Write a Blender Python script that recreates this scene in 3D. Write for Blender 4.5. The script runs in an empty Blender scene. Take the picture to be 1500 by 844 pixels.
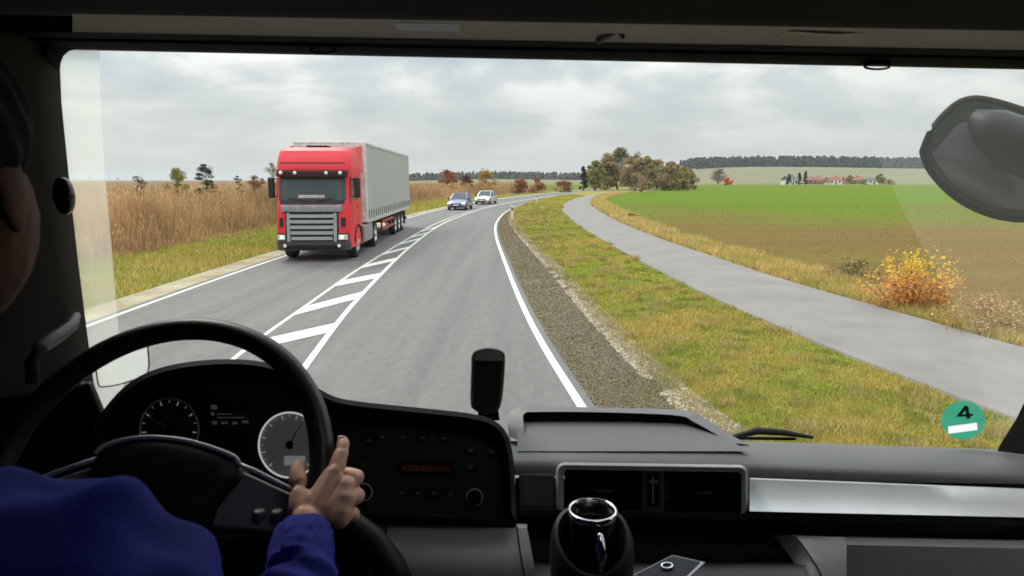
import bpy, bmesh, math, random
import numpy as np
from mathutils import Vector, Matrix, Euler
sc = bpy.context.scene
R = math.radians
FPX = 960.0; PITCH = math.atan((422-264)/FPX); H = 2.65
# ---------------- camera ----------------
cd = bpy.data.cameras.new('camera'); cam = bpy.data.objects.new('camera', cd); sc.collection.objects.link(cam)
cd.sensor_width = 36.0; cd.lens = 36*FPX/1500; cd.clip_start = 0.02; cd.clip_end = 20000
cam.location = (0, 0, H); cam.rotation_euler = (R(90)-PITCH, 0, 0)
cd.dof.use_dof = True; cd.dof.focus_distance = 9.0; cd.dof.aperture_fstop = 9.0
sc.camera = cam
# ---------------- world, sun, exposure ----------------
SUN_EL, SUN_AZ = 48, -35     # azimuth: degrees to the right of straight ahead
w = bpy.data.worlds.new('World'); sc.world = w; w.use_nodes = True
nt = w.node_tree; N = nt.nodes; L = nt.links; N.clear()
def wn(t, **k):
    n = N.new(t)
    for a, b in k.items(): setattr(n, a, b)
    return n
def wmath(op, a, b=None, clamp=False):
    n = N.new('ShaderNodeMath'); n.operation = op; n.use_clamp = clamp
    for i, x in enumerate((a, b)):
        if x is None: continue
        if isinstance(x, (int, float)): n.inputs[i].default_value = x
        else: L.new(x, n.inputs[i])
    return n.outputs[0]
sky = wn('ShaderNodeTexSky', sky_type='NISHITA', sun_disc=False)
sky.sun_elevation = R(SUN_EL); sky.sun_rotation = R(SUN_AZ)
sky.air_density = 1.0; sky.dust_density = 2.0
tc = wn('ShaderNodeTexCoord'); sep = wn('ShaderNodeSeparateXYZ'); L.new(tc.outputs['Generated'], sep.inputs[0])
zc = wmath('MAXIMUM', sep.outputs[2], 0.0)
den = wmath('ADD', zc, 0.26)
cmb = wn('ShaderNodeCombineXYZ'); L.new(wmath('DIVIDE', sep.outputs[0], den), cmb.inputs[0]); L.new(wmath('DIVIDE', sep.outputs[1], den), cmb.inputs[1])
cmb.inputs[2].default_value = 3.7
n1 = wn('ShaderNodeTexNoise'); L.new(cmb.outputs[0], n1.inputs['Vector']); n1.inputs['Scale'].default_value = 1.9; n1.inputs['Detail'].default_value = 7; n1.inputs['Roughness'].default_value = .52; n1.inputs['Distortion'].default_value = .35
rp = wn('ShaderNodeValToRGB'); L.new(n1.outputs['Fac'], rp.inputs[0])
e = rp.color_ramp.elements; e[0].position = .36; e[0].color = (.47, .57, .66, 1); e[1].position = .60; e[1].color = (1.22, 1.21, 1.16, 1)
m = rp.color_ramp.elements.new(.50); m.color = (.74, .81, .84, 1)
hz = wn('ShaderNodeMix', data_type='RGBA')                      # towards the horizon the cloud deck evens out
L.new(wmath('SUBTRACT', 1.0, wmath('MULTIPLY', zc, 5.0, True), True), hz.inputs[0])
L.new(rp.outputs[0], hz.inputs[6]); hz.inputs[7].default_value = (.92, .95, .92, 1)
up = wmath('ADD', wmath('MULTIPLY', wmath('POWER', zc, 1.4), 3.8), 1.0)     # an overcast sky is brighter overhead
vm = wn('ShaderNodeVectorMath', operation='SCALE'); L.new(hz.outputs[2], vm.inputs[0]); L.new(wmath('MULTIPLY', up, 6.0), vm.inputs['Scale'])
mx = wn('ShaderNodeMix', data_type='RGBA'); mx.inputs[0].default_value = .93
L.new(sky.outputs[0], mx.inputs[6]); L.new(vm.outputs[0], mx.inputs[7])
bg = wn('ShaderNodeBackground'); L.new(mx.outputs[2], bg.inputs[0]); bg.inputs[1].default_value = .10
out = wn('ShaderNodeOutputWorld'); L.new(bg.outputs[0], out.inputs[0])
sl = bpy.data.lights.new('sun', 'SUN'); sl.energy = 1.5; sl.angle = R(20); sl.color = (1, .94, .85)
so = bpy.data.objects.new('sun', sl); sc.collection.objects.link(so)
so.rotation_euler = Vector((-math.sin(R(SUN_AZ))*math.cos(R(SUN_EL)), -math.cos(R(SUN_AZ))*math.cos(R(SUN_EL)), -math.sin(R(SUN_EL)))).to_track_quat('-Z', 'Y').to_euler()
sc.view_settings.view_transform = 'Standard'; sc.view_settings.look = 'None'; sc.view_settings.gamma = 1; sc.view_settings.use_curve_mapping = False
sc.view_settings.exposure = 0.22
sc.cycles.transparent_max_bounces = 32; sc.cycles.max_bounces = 8

# ---------------- helpers ----------------
cp, sp = math.cos(PITCH), math.sin(PITCH)
def ray(px, py):
    u = (px-750)/FPX; v = (py-422)/FPX
    return Vector((u, cp - v*sp, -sp - v*cp))
def P(px, py, Y):
    d = ray(px, py); return Vector((0, 0, H)) + d*(Y/d.y)
def G(px, py, z=0.0):
    d = ray(px, py); t = (z-H)/d.z; return Vector((0, 0, H)) + d*t
class Plane:
    def __init__(s, p0, n, off=0): s.p = Vector(p0); s.n = Vector(n).normalized()
    def at(s, px, py, off=0.0):
        d = ray(px, py); o = Vector((0, 0, H)); t = (s.p+s.n*off-o).dot(s.n)/d.dot(s.n); return o + d*t
def link(o, parent=None):
    sc.collection.objects.link(o)
    if parent: o.parent = parent
    return o
def tag(o, label=None, cat=None, group=None, kind=None):
    if label: o['label'] = label
    if cat: o['category'] = cat
    if group: o['group'] = group
    if kind: o['kind'] = kind
    return o
def empty(name, loc, rz=0, **k):
    o = bpy.data.objects.new(name, None); o.empty_display_size = .2; link(o); o.location = loc; o.rotation_euler = (0, 0, rz); return tag(o, **k)
class MB:
    def __init__(s): s.v = []; s.f = []
    def add(s, vs, fs):
        b = len(s.v); s.v += [tuple(x) for x in vs]; s.f += [tuple(b+i for i in f) for f in fs]; return s
    def box(s, x0, x1, y0, y1, z0, z1):
        return s.add([(x, y, z) for z in (z0, z1) for y in (y0, y1) for x in (x0, x1)], [(0,2,3,1),(4,5,7,6),(0,1,5,4),(2,6,7,3),(0,4,6,2),(1,3,7,5)])
    def hexa(s, bot, top):      # two matching rings -> closed solid
        n = len(bot)
        return s.add(list(bot)+list(top), [tuple(reversed(range(n))), tuple(range(n, 2*n))]+[(i, (i+1) % n, n+(i+1) % n, n+i) for i in range(n)])
    def grid(s, rows, close=False):
        n = len(rows[0]); vs = [p for r in rows for p in r]; fs = []
        for i in range(len(rows)-1):
            for j in range(n if close else n-1):
                k = (j+1) % n; fs.append((i*n+j, i*n+k, (i+1)*n+k, (i+1)*n+j))
        return s.add(vs, fs)
    def ring(s, c, a, b, r, n=16): return [Vector(c)+(a*math.cos(t)+b*math.sin(t))*r for t in [2*math.pi*i/n for i in range(n)]]
    def tube(s, pts, r, n=8, closed=False, cap=True, flat=1.0, upv=None):
        pts = [Vector(p) for p in pts]; rows = []; m = len(pts)
        for i, p in enumerate(pts):
            if closed: d = pts[(i+1) % m]-pts[i-1]
            else: d = pts[min(i+1, m-1)]-pts[max(i-1, 0)]
            d.normalize(); ref = Vector(upv) if upv else (Vector((0, 0, 1)) if abs(d.z) < .9 else Vector((1, 0, 0)))
            a = d.cross(ref).normalized(); b = a.cross(d).normalized()
            rr = r[i] if isinstance(r, (list, tuple)) else r
            rows.append([p + a*math.cos(t)*rr + b*math.sin(t)*rr*flat for t in [2*math.pi*k/n for k in range(n)]])
        if closed: rows.append(rows[0])
        b0 = len(s.v); s.grid(rows, True)
        if cap and not closed:
            s.f.append(tuple(b0+i for i in reversed(range(n)))); s.f.append(tuple(b0+(m-1)*n+i for i in range(n)))
        return s
    def lathe(s, prof, c=(0,0,0), axis='z', n=24, M=None):
        rows = []
        for r, h in prof:
            row = []
            for k in range(n):
                t = 2*math.pi*k/n; p = Vector((r*math.cos(t), r*math.sin(t), h))
                if axis == 'x': p = Vector((p.z, p.x, p.y))
                if axis == 'y': p = Vector((p.x, p.z, p.y))
                if M: p = M @ p
                row.append(p+Vector(c))
            rows.append(row)
        return s.grid(rows, True)
    def disc(s, pts): return s.add(pts, [tuple(range(len(pts)))])
    def build(s, name, m, parent=None, smooth=False, bevel=0, sub=0, solid=0, auto=None):
        me = bpy.data.meshes.new(name); me.from_pydata(s.v, [], s.f); me.update()
        bm = bmesh.new(); bm.from_mesh(me)
        if smooth: bmesh.ops.remove_doubles(bm, verts=bm.verts, dist=1e-5)
        bmesh.ops.recalc_face_normals(bm, faces=bm.faces); bm.to_mesh(me); bm.free()
        if smooth or auto: me.polygons.foreach_set('use_smooth', [True]*len(me.polygons))
        me.materials.append(m); o = bpy.data.objects.new(name, me); link(o, parent)
        if solid: md = o.modifiers.new('solid', 'SOLIDIFY'); md.thickness = solid; md.offset = -1
        if bevel: md = o.modifiers.new('bevel', 'BEVEL'); md.width = bevel; md.segments = 3; md.limit_method = 'ANGLE'; md.angle_limit = R(35)
        if sub: md = o.modifiers.new('sub', 'SUBSURF'); md.levels = sub; md.render_levels = sub
        if auto:
            try: me.set_sharp_from_angle(angle=R(auto))
            except Exception: pass
        return o
def npmesh(name, V, F, m, parent=None, cols=None, smooth=False):
    """V (n,3); F (k,3|4) -> fast mesh; cols per face"""
    me = bpy.data.meshes.new(name); k = F.shape[1]
    me.vertices.add(len(V)); me.vertices.foreach_set('co', V.astype(np.float32).ravel())
    me.loops.add(F.size); me.loops.foreach_set('vertex_index', F.astype(np.int32).ravel())
    me.polygons.add(len(F)); me.polygons.foreach_set('loop_start', np.arange(0, F.size, k, dtype=np.int32)); me.polygons.foreach_set('loop_total', np.full(len(F), k, dtype=np.int32))
    me.update(calc_edges=True)
    if cols is not None:
        a = me.color_attributes.new('tint', 'FLOAT_COLOR', 'CORNER')
        c = np.concatenate([cols, np.ones((len(cols), 1))], 1); a.data.foreach_set('color', np.repeat(c, k, axis=0).astype(np.float32).ravel())
    me.materials.append(m); o = bpy.data.objects.new(name, me); return link(o, parent)
# ---------------- materials ----------------
def newmat(name):
    m = bpy.data.materials.new(name); m.use_nodes = True; return m, m.node_tree.nodes, m.node_tree.links, m.node_tree.nodes['Principled BSDF']
def noise(n, l, scale, detail=4, rough=.55, co=None, stretch=None, kind='Object'):
    t = n.new('ShaderNodeTexCoord'); src = t.outputs[kind]
    if co: src = co
    if stretch:
        mp = n.new('ShaderNodeMapping'); mp.inputs['Scale'].default_value = stretch; l.new(src, mp.inputs[0]); src = mp.outputs[0]
    x = n.new('ShaderNodeTexNoise'); x.inputs['Scale'].default_value = scale; x.inputs['Detail'].default_value = detail; x.inputs['Roughness'].default_value = rough
    l.new(src, x.inputs['Vector']); return x.outputs['Fac']
def ramp(n, l, fac, stops):
    r = n.new('ShaderNodeValToRGB'); e = r.color_ramp.elements
    while len(e) < len(stops): e.new(.5)
    for i, (p, c) in enumerate(stops): e[i].position = p; e[i].color = (*c, 1)
    l.new(fac, r.inputs[0]); return r.outputs[0]
def mixc(n, l, fac, a, b, mode='MIX'):
    x = n.new('ShaderNodeMix'); x.data_type = 'RGBA'; x.blend_type = mode
    for s, v in ((0, fac), (6, a), (7, b)):
        if isinstance(v, (int, float)): x.inputs[s].default_value = v
        elif isinstance(v, tuple): x.inputs[s].default_value = (*v, 1)
        else: l.new(v, x.inputs[s])
    return x.outputs[2]
def bump(n, l, b, h, strength=.3, dist=.01):
    x = n.new('ShaderNodeBump'); x.inputs['Strength'].default_value = strength; x.inputs['Distance'].default_value = dist; l.new(h, x.inputs['Height']); l.new(x.outputs[0], b.inputs['Normal'])
def mat(name, col, rough=.5, metal=0, var=.25, vs=6, bs=0, bd=.001, bstr=.3, emit=0, coat=0, spec=.5, stretch=None, kind='Object'):
    m, n, l, b = newmat(name)
    f = noise(n, l, vs, 5, stretch=stretch, kind=kind)
    c = ramp(n, l, f, [(.3, tuple(x*(1-var) for x in col)), (.7, tuple(min(1, x*(1+var)) for x in col))])
    l.new(c, b.inputs['Base Color']); b.inputs['Roughness'].default_value = rough; b.inputs['Metallic'].default_value = metal
    b.inputs['Specular IOR Level'].default_value = spec
    if coat: b.inputs['Coat Weight'].default_value = coat; b.inputs['Coat Roughness'].default_value = .05
    if emit: b.inputs['Emission Color'].default_value = (*col, 1); b.inputs['Emission Strength'].default_value = emit
    if bs: bump(n, l, b, noise(n, l, bs, 3, stretch=stretch, kind=kind), bstr, bd)
    return m
def tintmat(name, mul=1.0, rough=.8, trans=.0):
    m, n, l, b = newmat(name); a = n.new('ShaderNodeAttribute'); a.attribute_name = 'tint'
    l.new(a.outputs['Color'], b.inputs['Base Color']); b.inputs['Roughness'].default_value = rough; b.inputs['Specular IOR Level'].default_value = .15
    if trans:
        t = n.new('ShaderNodeBsdfTranslucent'); l.new(a.outputs['Color'], t.inputs[0]); x = n.new('ShaderNodeMixShader'); x.inputs[0].default_value = trans
        l.new(b.outputs[0], x.inputs[1]); l.new(t.outputs[0], x.inputs[2]); l.new(x.outputs[0], n['Material Output'].inputs[0])
    return m
def glassmat(name, tint=(1, 1, 1), gloss=.04, rough=.0):
    m, n, l, b = newmat(name); n.remove(b)
    t = n.new('ShaderNodeBsdfTransparent'); t.inputs[0].default_value = (*tint, 1); g = n.new('ShaderNodeBsdfGlossy'); g.inputs['Roughness'].default_value = rough
    fr = n.new('ShaderNodeLayerWeight'); fr.inputs[0].default_value = .12
    ml = n.new('ShaderNodeMath'); ml.operation = 'MULTIPLY'; ml.inputs[1].default_value = gloss*4; l.new(fr.outputs['Facing'], ml.inputs[0])
    ad = n.new('ShaderNodeMath'); ad.operation = 'ADD'; ad.inputs[1].default_value = gloss; l.new(ml.outputs[0], ad.inputs[0])
    x = n.new('ShaderNodeMixShader'); l.new(ad.outputs[0], x.inputs[0]); l.new(t.outputs[0], x.inputs[1]); l.new(g.outputs[0], x.inputs[2]); l.new(x.outputs[0], n['Material Output'].inputs[0])
    return m
M = {}
M['plastic'] = mat('black_plastic', (.012, .0105, .0105), .5, spec=.35, bs=900, bd=.0004, var=.12)
M['plasticg'] = mat('dark_grey_plastic', (.060, .057, .056), .52, bs=700, bd=.0005, var=.10)
M['dashg'] = mat('grey_dash_plastic', (.52, .49, .48), .48, bs=700, bd=.0005, var=.08)
M['silver'] = mat('silver_trim', (.72, .72, .73), .36, .25, var=.05, vs=14)
M['satin'] = mat('satin_grey_trim', (.22, .21, .205), .38, .3, var=.06)
M['chrome'] = mat('chrome', (.85, .85, .86), .10, 1, var=.02)
M['black'] = mat('matt_black', (.004, .0035, .0035), .85, var=.1, spec=.12)
M['gloss'] = mat('gloss_black', (.008, .008, .008), .16, var=.1)
M['leather'] = mat('steering_leather', (.018, .017, .017), .42, bs=260, bd=.0010, bstr=.35, var=.2, vs=20)
M['fabricroof'] = mat('roof_lining', (.36, .31, .28), .9, bs=300, bd=.001, var=.1)
M['rubber'] = mat('rubber', (.02, .02, .02), .75, var=.25, vs=20)
M['glass'] = glassmat('windscreen_glass', (.97, .985, .975), .008)
M['sideglass'] = glassmat('side_glass', (.9, .93, .92), .03)
# ================= GROUND, ROAD, PATH =================
def arc(pts, n):
    """Catmull-Rom through pts, resampled to n points evenly by index parameter"""
    p = [Vector(q) for q in pts]; out = []; m = len(p)-1
    for i in range(n):
        t = i/(n-1)*m; k = min(int(t), m-1); f = t-k
        a = p[max(k-1, 0)]; b = p[k]; c = p[k+1]; d = p[min(k+2, m)]
        out.append(.5*((2*b)+(c-a)*f+(2*a-5*b+4*c-d)*f*f+(3*b-3*c+d-a)*f**3))
    return out
def even(pts, step_near=.5, grow=.02):
    """resample a dense polyline with steps that grow with the distance"""
    d = arc(pts, 900); out = [d[0]]; acc = 0
    for a, b in zip(d, d[1:]):
        acc += (b-a).length
        if acc >= step_near+grow*abs(b.y): out.append(b); acc = 0
    out.append(d[-1])
    for _ in range(10): out = [out[0]]+[(a+2*b+c)/4 for a, b, c in zip(out, out[1:], out[2:])]+[out[-1]]
    return out
def offs(pts, w):
    out = []
    for i, p in enumerate(pts):
        t = (pts[min(i+1, len(pts)-1)]-pts[max(i-1, 0)]); t.z = 0; t.normalize(); out.append(p+Vector((t.y, -t.x, 0))*w)   # + = to the right
    return out
def sheet(name, A, B, z, m, n=None, kind='structure', cross=1, parent=None):
    n = n or max(len(A), len(B)); A = rs(A, n); B = rs(B, n)
    rows = [[Vector((*(a.lerp(b, j/cross)).xy, z)) for j in range(cross+1)] for a, b in zip(A, B)]
    o = MB().grid(rows).build(name, m, parent)
    if kind: o['kind'] = kind
    return o
def rs(pts, n):
    L_ = [0]
    for a, b in zip(pts, pts[1:]): L_.append(L_[-1]+(b-a).length)
    out = []; k = 0
    for i in range(n):
        t = L_[-1]*i/(n-1)
        while k < len(L_)-2 and L_[k+1] < t: k += 1
        out.append(pts[k].lerp(pts[k+1], min(1, (t-L_[k])/max(1e-9, L_[k+1]-L_[k]))))
    return out
def gp(*pp): return [G(x, y) for x, y in pp]
FARY = 190
right_line = even([Vector((2.6, -12, 0)), Vector((1.75, -2, 0))] + gp((850,592),(815,543),(785,490),(757,430),(736,375),(726,345),(727,326),(741,311),(764,300),(796,291),(834,284),(876,279),(930,275.5)))
left_line = even([Vector((-6.2, -12, 0)), Vector((-7.0, 0, 0))] + gp((125,480),(290,420),(410,378),(520,343),(600,319),(652,306),(700,296.5),(752,289),(806,283),(862,278.2),(930,274.4)))
hatchL = even([Vector((-2.8, -12, 0)), Vector((-3.15, 0, 0))] + gp((345,522),(430,463),(511,404),(557,375),(595,352),(640,327),(684,311),(712,303.5),(752,295.5),(800,288.4),(850,282),(930,275)))
hatchR = even([Vector((-1.7, -12, 0)), Vector((-2.15, 0, 0))] + gp((443,545),(500,465),(557,404),(583,378),(610,355),(648,328),(686,313),(713,304.5),(753,296),(801,288.8),(851,282.3),(930,275.3)))
def groundmat():
    m, n, l, b = newmat('field_soil_and_crop')
    t = n.new('ShaderNodeTexCoord'); s = n.new('ShaderNodeSeparateXYZ'); l.new(t.outputs['Object'], s.inputs[0])
    big = noise(n, l, .05, 4, stretch=(1, 1.0, 1)); rows = noise(n, l, .35, 3, stretch=(.05, 1.2, 1)); fine = noise(n, l, 2.2, 6, .65)
    soil = ramp(n, l, fine, [(.25, (.095, .050, .018)), (.5, (.155, .088, .028)), (.75, (.21, .140, .04))])
    soil = mixc(n, l, .5, soil, ramp(n, l, rows, [(.35, (.115, .105, .016)), (.65, (.19, .095, .04))]))
    crop = ramp(n, l, fine, [(.2, (.070, .135, .004)), (.8, (.115, .185, .008))])
    crop = mixc(n, l, .4, crop, ramp(n, l, rows, [(.35, (.06, .14, .004)), (.65, (.16, .17, .012))]))
    # distance of the crop edge, ragged
    ad = n.new('ShaderNodeMath'); ad.operation = 'MULTIPLY_ADD'; ad.inputs[1].default_value = 110; l.new(big, ad.inputs[0]); l.new(s.outputs[1], ad.inputs[2])
    mr = n.new('ShaderNodeMapRange'); mr.inputs[1].default_value = 78; mr.inputs[2].default_value = 128; l.new(ad.outputs[0], mr.inputs[0])
    ad2 = n.new('ShaderNodeMath'); ad2.operation = 'MULTIPLY_ADD'; ad2.inputs[1].default_value = 1.3; ad2.inputs[2].default_value = -.65; l.new(rows, ad2.inputs[0])
    ad3 = n.new('ShaderNodeMath'); ad3.use_clamp = True; l.new(ad2.outputs[0], ad3.inputs[0]); l.new(mr.outputs[0], ad3.inputs[1])
    c = mixc(n, l, ad3.outputs[0], soil, crop)
    # far beyond the crop: pale meadow
    mr2 = n.new('ShaderNodeMapRange'); mr2.inputs[1].default_value = 400; mr2.inputs[2].default_value = 455; l.new(ad.outputs[0], mr2.inputs[0])
    c = mixc(n, l, mr2.outputs[0], c, ramp(n, l, big, [(.4, (0.140, 0.161, 0.056)), (.6, (0.203, 0.182, 0.084))]))
    # left of the road the soil is under dry weeds
    mr3 = n.new('ShaderNodeMapRange'); mr3.inputs[1].default_value = -9; mr3.inputs[2].default_value = -6; l.new(s.outputs[0], mr3.inputs[0])
    c = mixc(n, l, mr3.outputs[0], ramp(n, l, fine, [(.3, (.13, .085, .04)), (.7, (.25, .16, .08))]), c)
    l.new(c, b.inputs['Base Color']); b.inputs['Roughness'].default_value = .95; b.inputs['Specular IOR Level'].default_value = .1
    bump(n, l, b, fine, .8, .10); return m
gxs = [-6000, -800, -200, -60, -20, 0, 20, 60, 200, 800, 6000]; gys = [-300, -30, 0, 40, 120, 300, 900, 9000]
tag(MB().grid([[Vector((x, y, 0)) for x in gxs] for y in gys]).build('ground', groundmat()), kind='structure')
def vergemat(name, cols, dry, sc_=1.0, bumpd=.04):
    m, n, l, b = newmat(name)
    a = noise(n, l, .7*sc_, 5, .6); f = noise(n, l, 9*sc_, 6, .7)
    c = mixc(n, l, ramp(n, l, a, [(.40, (0, 0, 0)), (.62, (1, 1, 1))]), ramp(n, l, f, [(.3, cols[0]), (.7, cols[1])]), ramp(n, l, f, [(.3, dry[0]), (.7, dry[1])]))
    l.new(c, b.inputs['Base Color']); b.inputs['Roughness'].default_value = .95; b.inputs['Specular IOR Level'].default_value = .1; bump(n, l, b, f, .8, bumpd); return m
GRN = ((.13, .15, .018), (.26, .27, .04)); DRY = ((.24, .17, .04), (.42, .33, .10))
# shoulder
sh_out = even([Vector((4.5, -12, 0)), Vector((3.7, 0, 0))] + gp((1012,598),(935,520),(872,458),(822,402),(783,362),(757,336),(748,318),(757,306),(778,296.5),(806,289),(842,283.3),(884,278.6),(936,275.2)))
path_L = even([Vector((9.0, -12, 0)), Vector((6.6, 2, 0))] + gp((1485,622),(1400,585),(1290,545),(1200,509),(1100,465),(1000,418),(915,372),(857,338),(829,316),(823,304),(835,294),(858,287.5),(890,282),(950,277)))
path_R = even([Vector((13.0, -12, 0)), Vector((11.3, 2, 0))] + gp((1640,555),(1500,514),(1400,484),(1270,447),(1150,413),(1050,379),(965,350),(905,325),(872,306),(864,296.5),(876,289),(905,282.8),(965,277.5)))
strip_R = even([Vector((18.5, -12, 0)), Vector((16, 2, 0))] + gp((1900,560),(1500,478),(1400,455),(1290,425),(1200,400),(1100,374),(1010,349),(945,325),(897,304),(885,294.5),(900,287.5),(930,282),(990,277.3)))
sheet('verge', sh_out, path_L, .008, vergemat('verge_grass', GRN, DRY), cross=4)
sheet('verge', path_R, strip_R, .008, vergemat('dry_verge', ((.14, .13, .03), (.24, .2, .06)), ((.26, .18, .07), (.42, .31, .13))), cross=2)
def shouldermat():
    m, n, l, b = newmat('gravel_shoulder'); a = noise(n, l, 1.1, 4, .6); f = noise(n, l, 24, 6, .8)
    v = n.new('ShaderNodeTexVoronoi'); v.inputs['Scale'].default_value = 34; t = n.new('ShaderNodeTexCoord'); l.new(t.outputs['Object'], v.inputs['Vector'])
    c = mixc(n, l, ramp(n, l, a, [(.42, (0, 0, 0)), (.66, (1, 1, 1))]), ramp(n, l, f, [(.3, (0.080, 0.064, 0.046)), (.72, (0.240, 0.196, 0.140))]), ramp(n, l, f, [(.3, (0.104, 0.096, 0.032)), (.7, (0.168, 0.160, 0.056))]))
    c = mixc(n, l, .25, c, v.outputs['Color'], 'OVERLAY')
    l.new(c, b.inputs['Base Color']); b.inputs['Roughness'].default_value = .95; bump(n, l, b, f, 1, .03); return m
sheet('shoulder', offs(right_line, .10), offs(sh_out, .0), .012, shouldermat(), cross=2)
sheet('shoulder', offs(left_line, -.2), offs(left_line, -1.0), .012, vergemat('sandy_edge', ((.34, .29, .20), (.48, .42, .31)), ((.22, .18, .10), (.36, .30, .2))), cross=1)
sheet('verge', offs(left_line, -.95), offs(left_line, -7.5), .008, vergemat('left_verge_grass', ((.10, .125, .018), (.17, .19, .032)), ((.16, .125, .03), (.25, .19, .06))), cross=3)
# pale crumbled edge of the shoulder
def asphalt():
    m, n, l, b = newmat('asphalt')
    a = noise(n, l, .35, 4, .6, stretch=(1, .15, 1)); f = noise(n, l, 70, 4, .85); p = noise(n, l, 7, 6, .7, stretch=(1, .5, 1)); q = noise(n, l, 2.2, 3, .5, stretch=(1, .03, 1))
    c = ramp(n, l, a, [(.3, (.118, .112, .104)), (.7, (.150, .144, .134))])
    c = mixc(n, l, .55, c, ramp(n, l, q, [(.36, (.085, .080, .076)), (.64, (.165, .158, .146))]))
    c = mixc(n, l, .35, c, ramp(n, l, p, [(.3, (.075, .07, .068)), (.7, (.19, .182, .168))]))
    c = mixc(n, l, .55, c, ramp(n, l, f, [(.25, (.25, .25, .25)), (.75, (.72, .72, .72))]), 'OVERLAY')
    l.new(c, b.inputs['Base Color']); b.inputs['Roughness'].default_value = .78; bump(n, l, b, f, .5, .005); return m
sheet('road', offs(left_line, -.22), offs(right_line, .16), .016, asphalt(), cross=4)
def pathmat():
    m, n, l, b = newmat('path_asphalt'); a = noise(n, l, .8, 5, .6); f = noise(n, l, 55, 4, .8)
    c = ramp(n, l, a, [(.3, (.185, .168, .156)), (.7, (.250, .229, .212))]); c = mixc(n, l, .5, c, ramp(n, l, f, [(.2, (0.264, 0.264, 0.264)), (.8, (0.616, 0.616, 0.616))]), 'OVERLAY')
    l.new(c, b.inputs['Base Color']); b.inputs['Roughness'].default_value = .85; bump(n, l, b, f, .4, .004); return m
pth = MB()
a_, b_ = rs(path_L, 220), rs(path_R, 220)
pth.grid([[Vector((*p.xy, z)) for p, z in ((a, 0), (a.lerp(b, .01), .05), (a.lerp(b, .5), .065), (a.lerp(b, .99), .05), (b, 0))] for a, b in zip(a_, b_)])
tag(pth.build('path', pathmat()), kind='structure')
def paint():
    m, n, l, b = newmat('road_paint'); f = noise(n, l, 22, 6, .75); a = noise(n, l, 2, 3)
    c = ramp(n, l, f, [(.32, (.28, .28, .26)), (.46, (.62, .61, .54)), (.8, (.80, .79, .70))]); l.new(c, b.inputs['Base Color']); b.inputs['Roughness'].default_value = .7; return m
PAINT = paint()
def line(pts, w, z=.020): return sheet('road_marking', offs(pts, -w/2), offs(pts, w/2), z, PAINT, n=400)
line(right_line, .115); line(left_line, .11)
line(hatchL, .085); line(hatchR, .11, .0215)
def at_y(pl, Y):
    for a, b in zip(pl, pl[1:]):
        if a.y <= Y <= b.y: return a.lerp(b, (Y-a.y)/(b.y-a.y))
    return pl[-1]
def near_idx(pts, px, py): g = G(px, py); return min(pts, key=lambda p: (p-g).length)
hb = MB()
for (xa, ya, xb, yb, th) in [(388,508,491,482,.75),(449,456,527,434,.95),(502,416,556,405,1.0),(539,391,581,381,1.0),(567,372.5,602,363.5,.95),(588,358,618,350.5,.95),(603,348,631,342,1.0),(617,339.5,643,334,1.0),(298,580,433,548,.6),(200,655,385,620,.5)]:
    ya_, yb_ = G(xa, ya).y, G(xb, yb).y; th *= 1.05
    hb.disc([Vector((*q.xy, .024)) for q in (at_y(hatchL, ya_-th/2)+Vector((.05, 0, 0)), at_y(hatchR, yb_-th/2)-Vector((.05, 0, 0)), at_y(hatchR, yb_+th/2)-Vector((.05, 0, 0)), at_y(hatchL, ya_+th/2)+Vector((.05, 0, 0)))])
tag(hb.build('road_marking', PAINT), kind='structure')

# ================= VEGETATION HELPERS =================
def srgb(*c): return tuple((x/255)**2.2 for x in c)
LEAF = tintmat('leaves', trans=.3); BARK = mat('bark', (.11, .08, .055), .9, bs=30, bd=.01)
BLADE = tintmat('grass_blades', trans=.25)
def blades(name, pts, h, wd, palette, rng, lean=.35, label=None, parent=None, z0=0.0, kind='stuff', vary=.25, twig=False):
    n = len(pts); h = h if isinstance(h, np.ndarray) else rng.uniform(h[0], h[1], n)
    ang = rng.uniform(0, 2*np.pi, n); la = rng.uniform(0, 2*np.pi, n); lm = rng.uniform(0, lean, n)*h
    wv = np.stack([np.cos(ang), np.sin(ang), np.zeros(n)], 1)*(wd*rng.uniform(.6, 1.4, n))[:, None]
    top = pts+np.stack([np.cos(la)*lm, np.sin(la)*lm, h], 1)
    V = np.stack([pts-wv, pts+wv, top], 1).reshape(-1, 3); F = np.arange(3*n).reshape(-1, 3)
    pal = np.array(palette); c = pal[rng.integers(0, len(pal), n)]*rng.uniform(1-vary, 1+vary, n)[:, None]
    o = npmesh(name, V, F, BLADE, parent, c)
    return o
def strip_points(A, B, n, rng, u0=0, u1=1, v0=0, v1=1, z=0.0, bias=1.0, ymin=3, ymax=200):
    A = rs(A, 300); B = rs(B, 300); A = np.array(A); B = np.array(B)
    seg = np.linalg.norm(np.diff((A+B)/2, axis=0), axis=1); y = ((A+B)/2)[:-1, 1]
    wdt = np.linalg.norm((A-B)[:-1], axis=1)
    wt = seg*wdt/np.maximum(y, 4)**bias; wt[(y < ymin) | (y > ymax)] = 0; wt /= wt.sum()
    k = rng.choice(len(seg), n, p=wt); f = rng.random(n); v = rng.uniform(v0, v1, n)
    a = A[k]+(A[k+1]-A[k])*f[:, None]; b = B[k]+(B[k+1]-B[k])*f[:, None]
    p = a+(b-a)*v[:, None]; p[:, 2] = z; return p
def fnoise(p, s, seed=0):
    r = np.random.default_rng(seed); out = np.zeros(len(p))
    for i in range(6):
        k = r.normal(size=2)*s*(1+i*.6); out += np.sin(p[:, 0]*k[0]+p[:, 1]*k[1]+r.uniform(0, 6.28))/(1+i*.4)
    return out/2.5
rng = np.random.default_rng(5)
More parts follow.
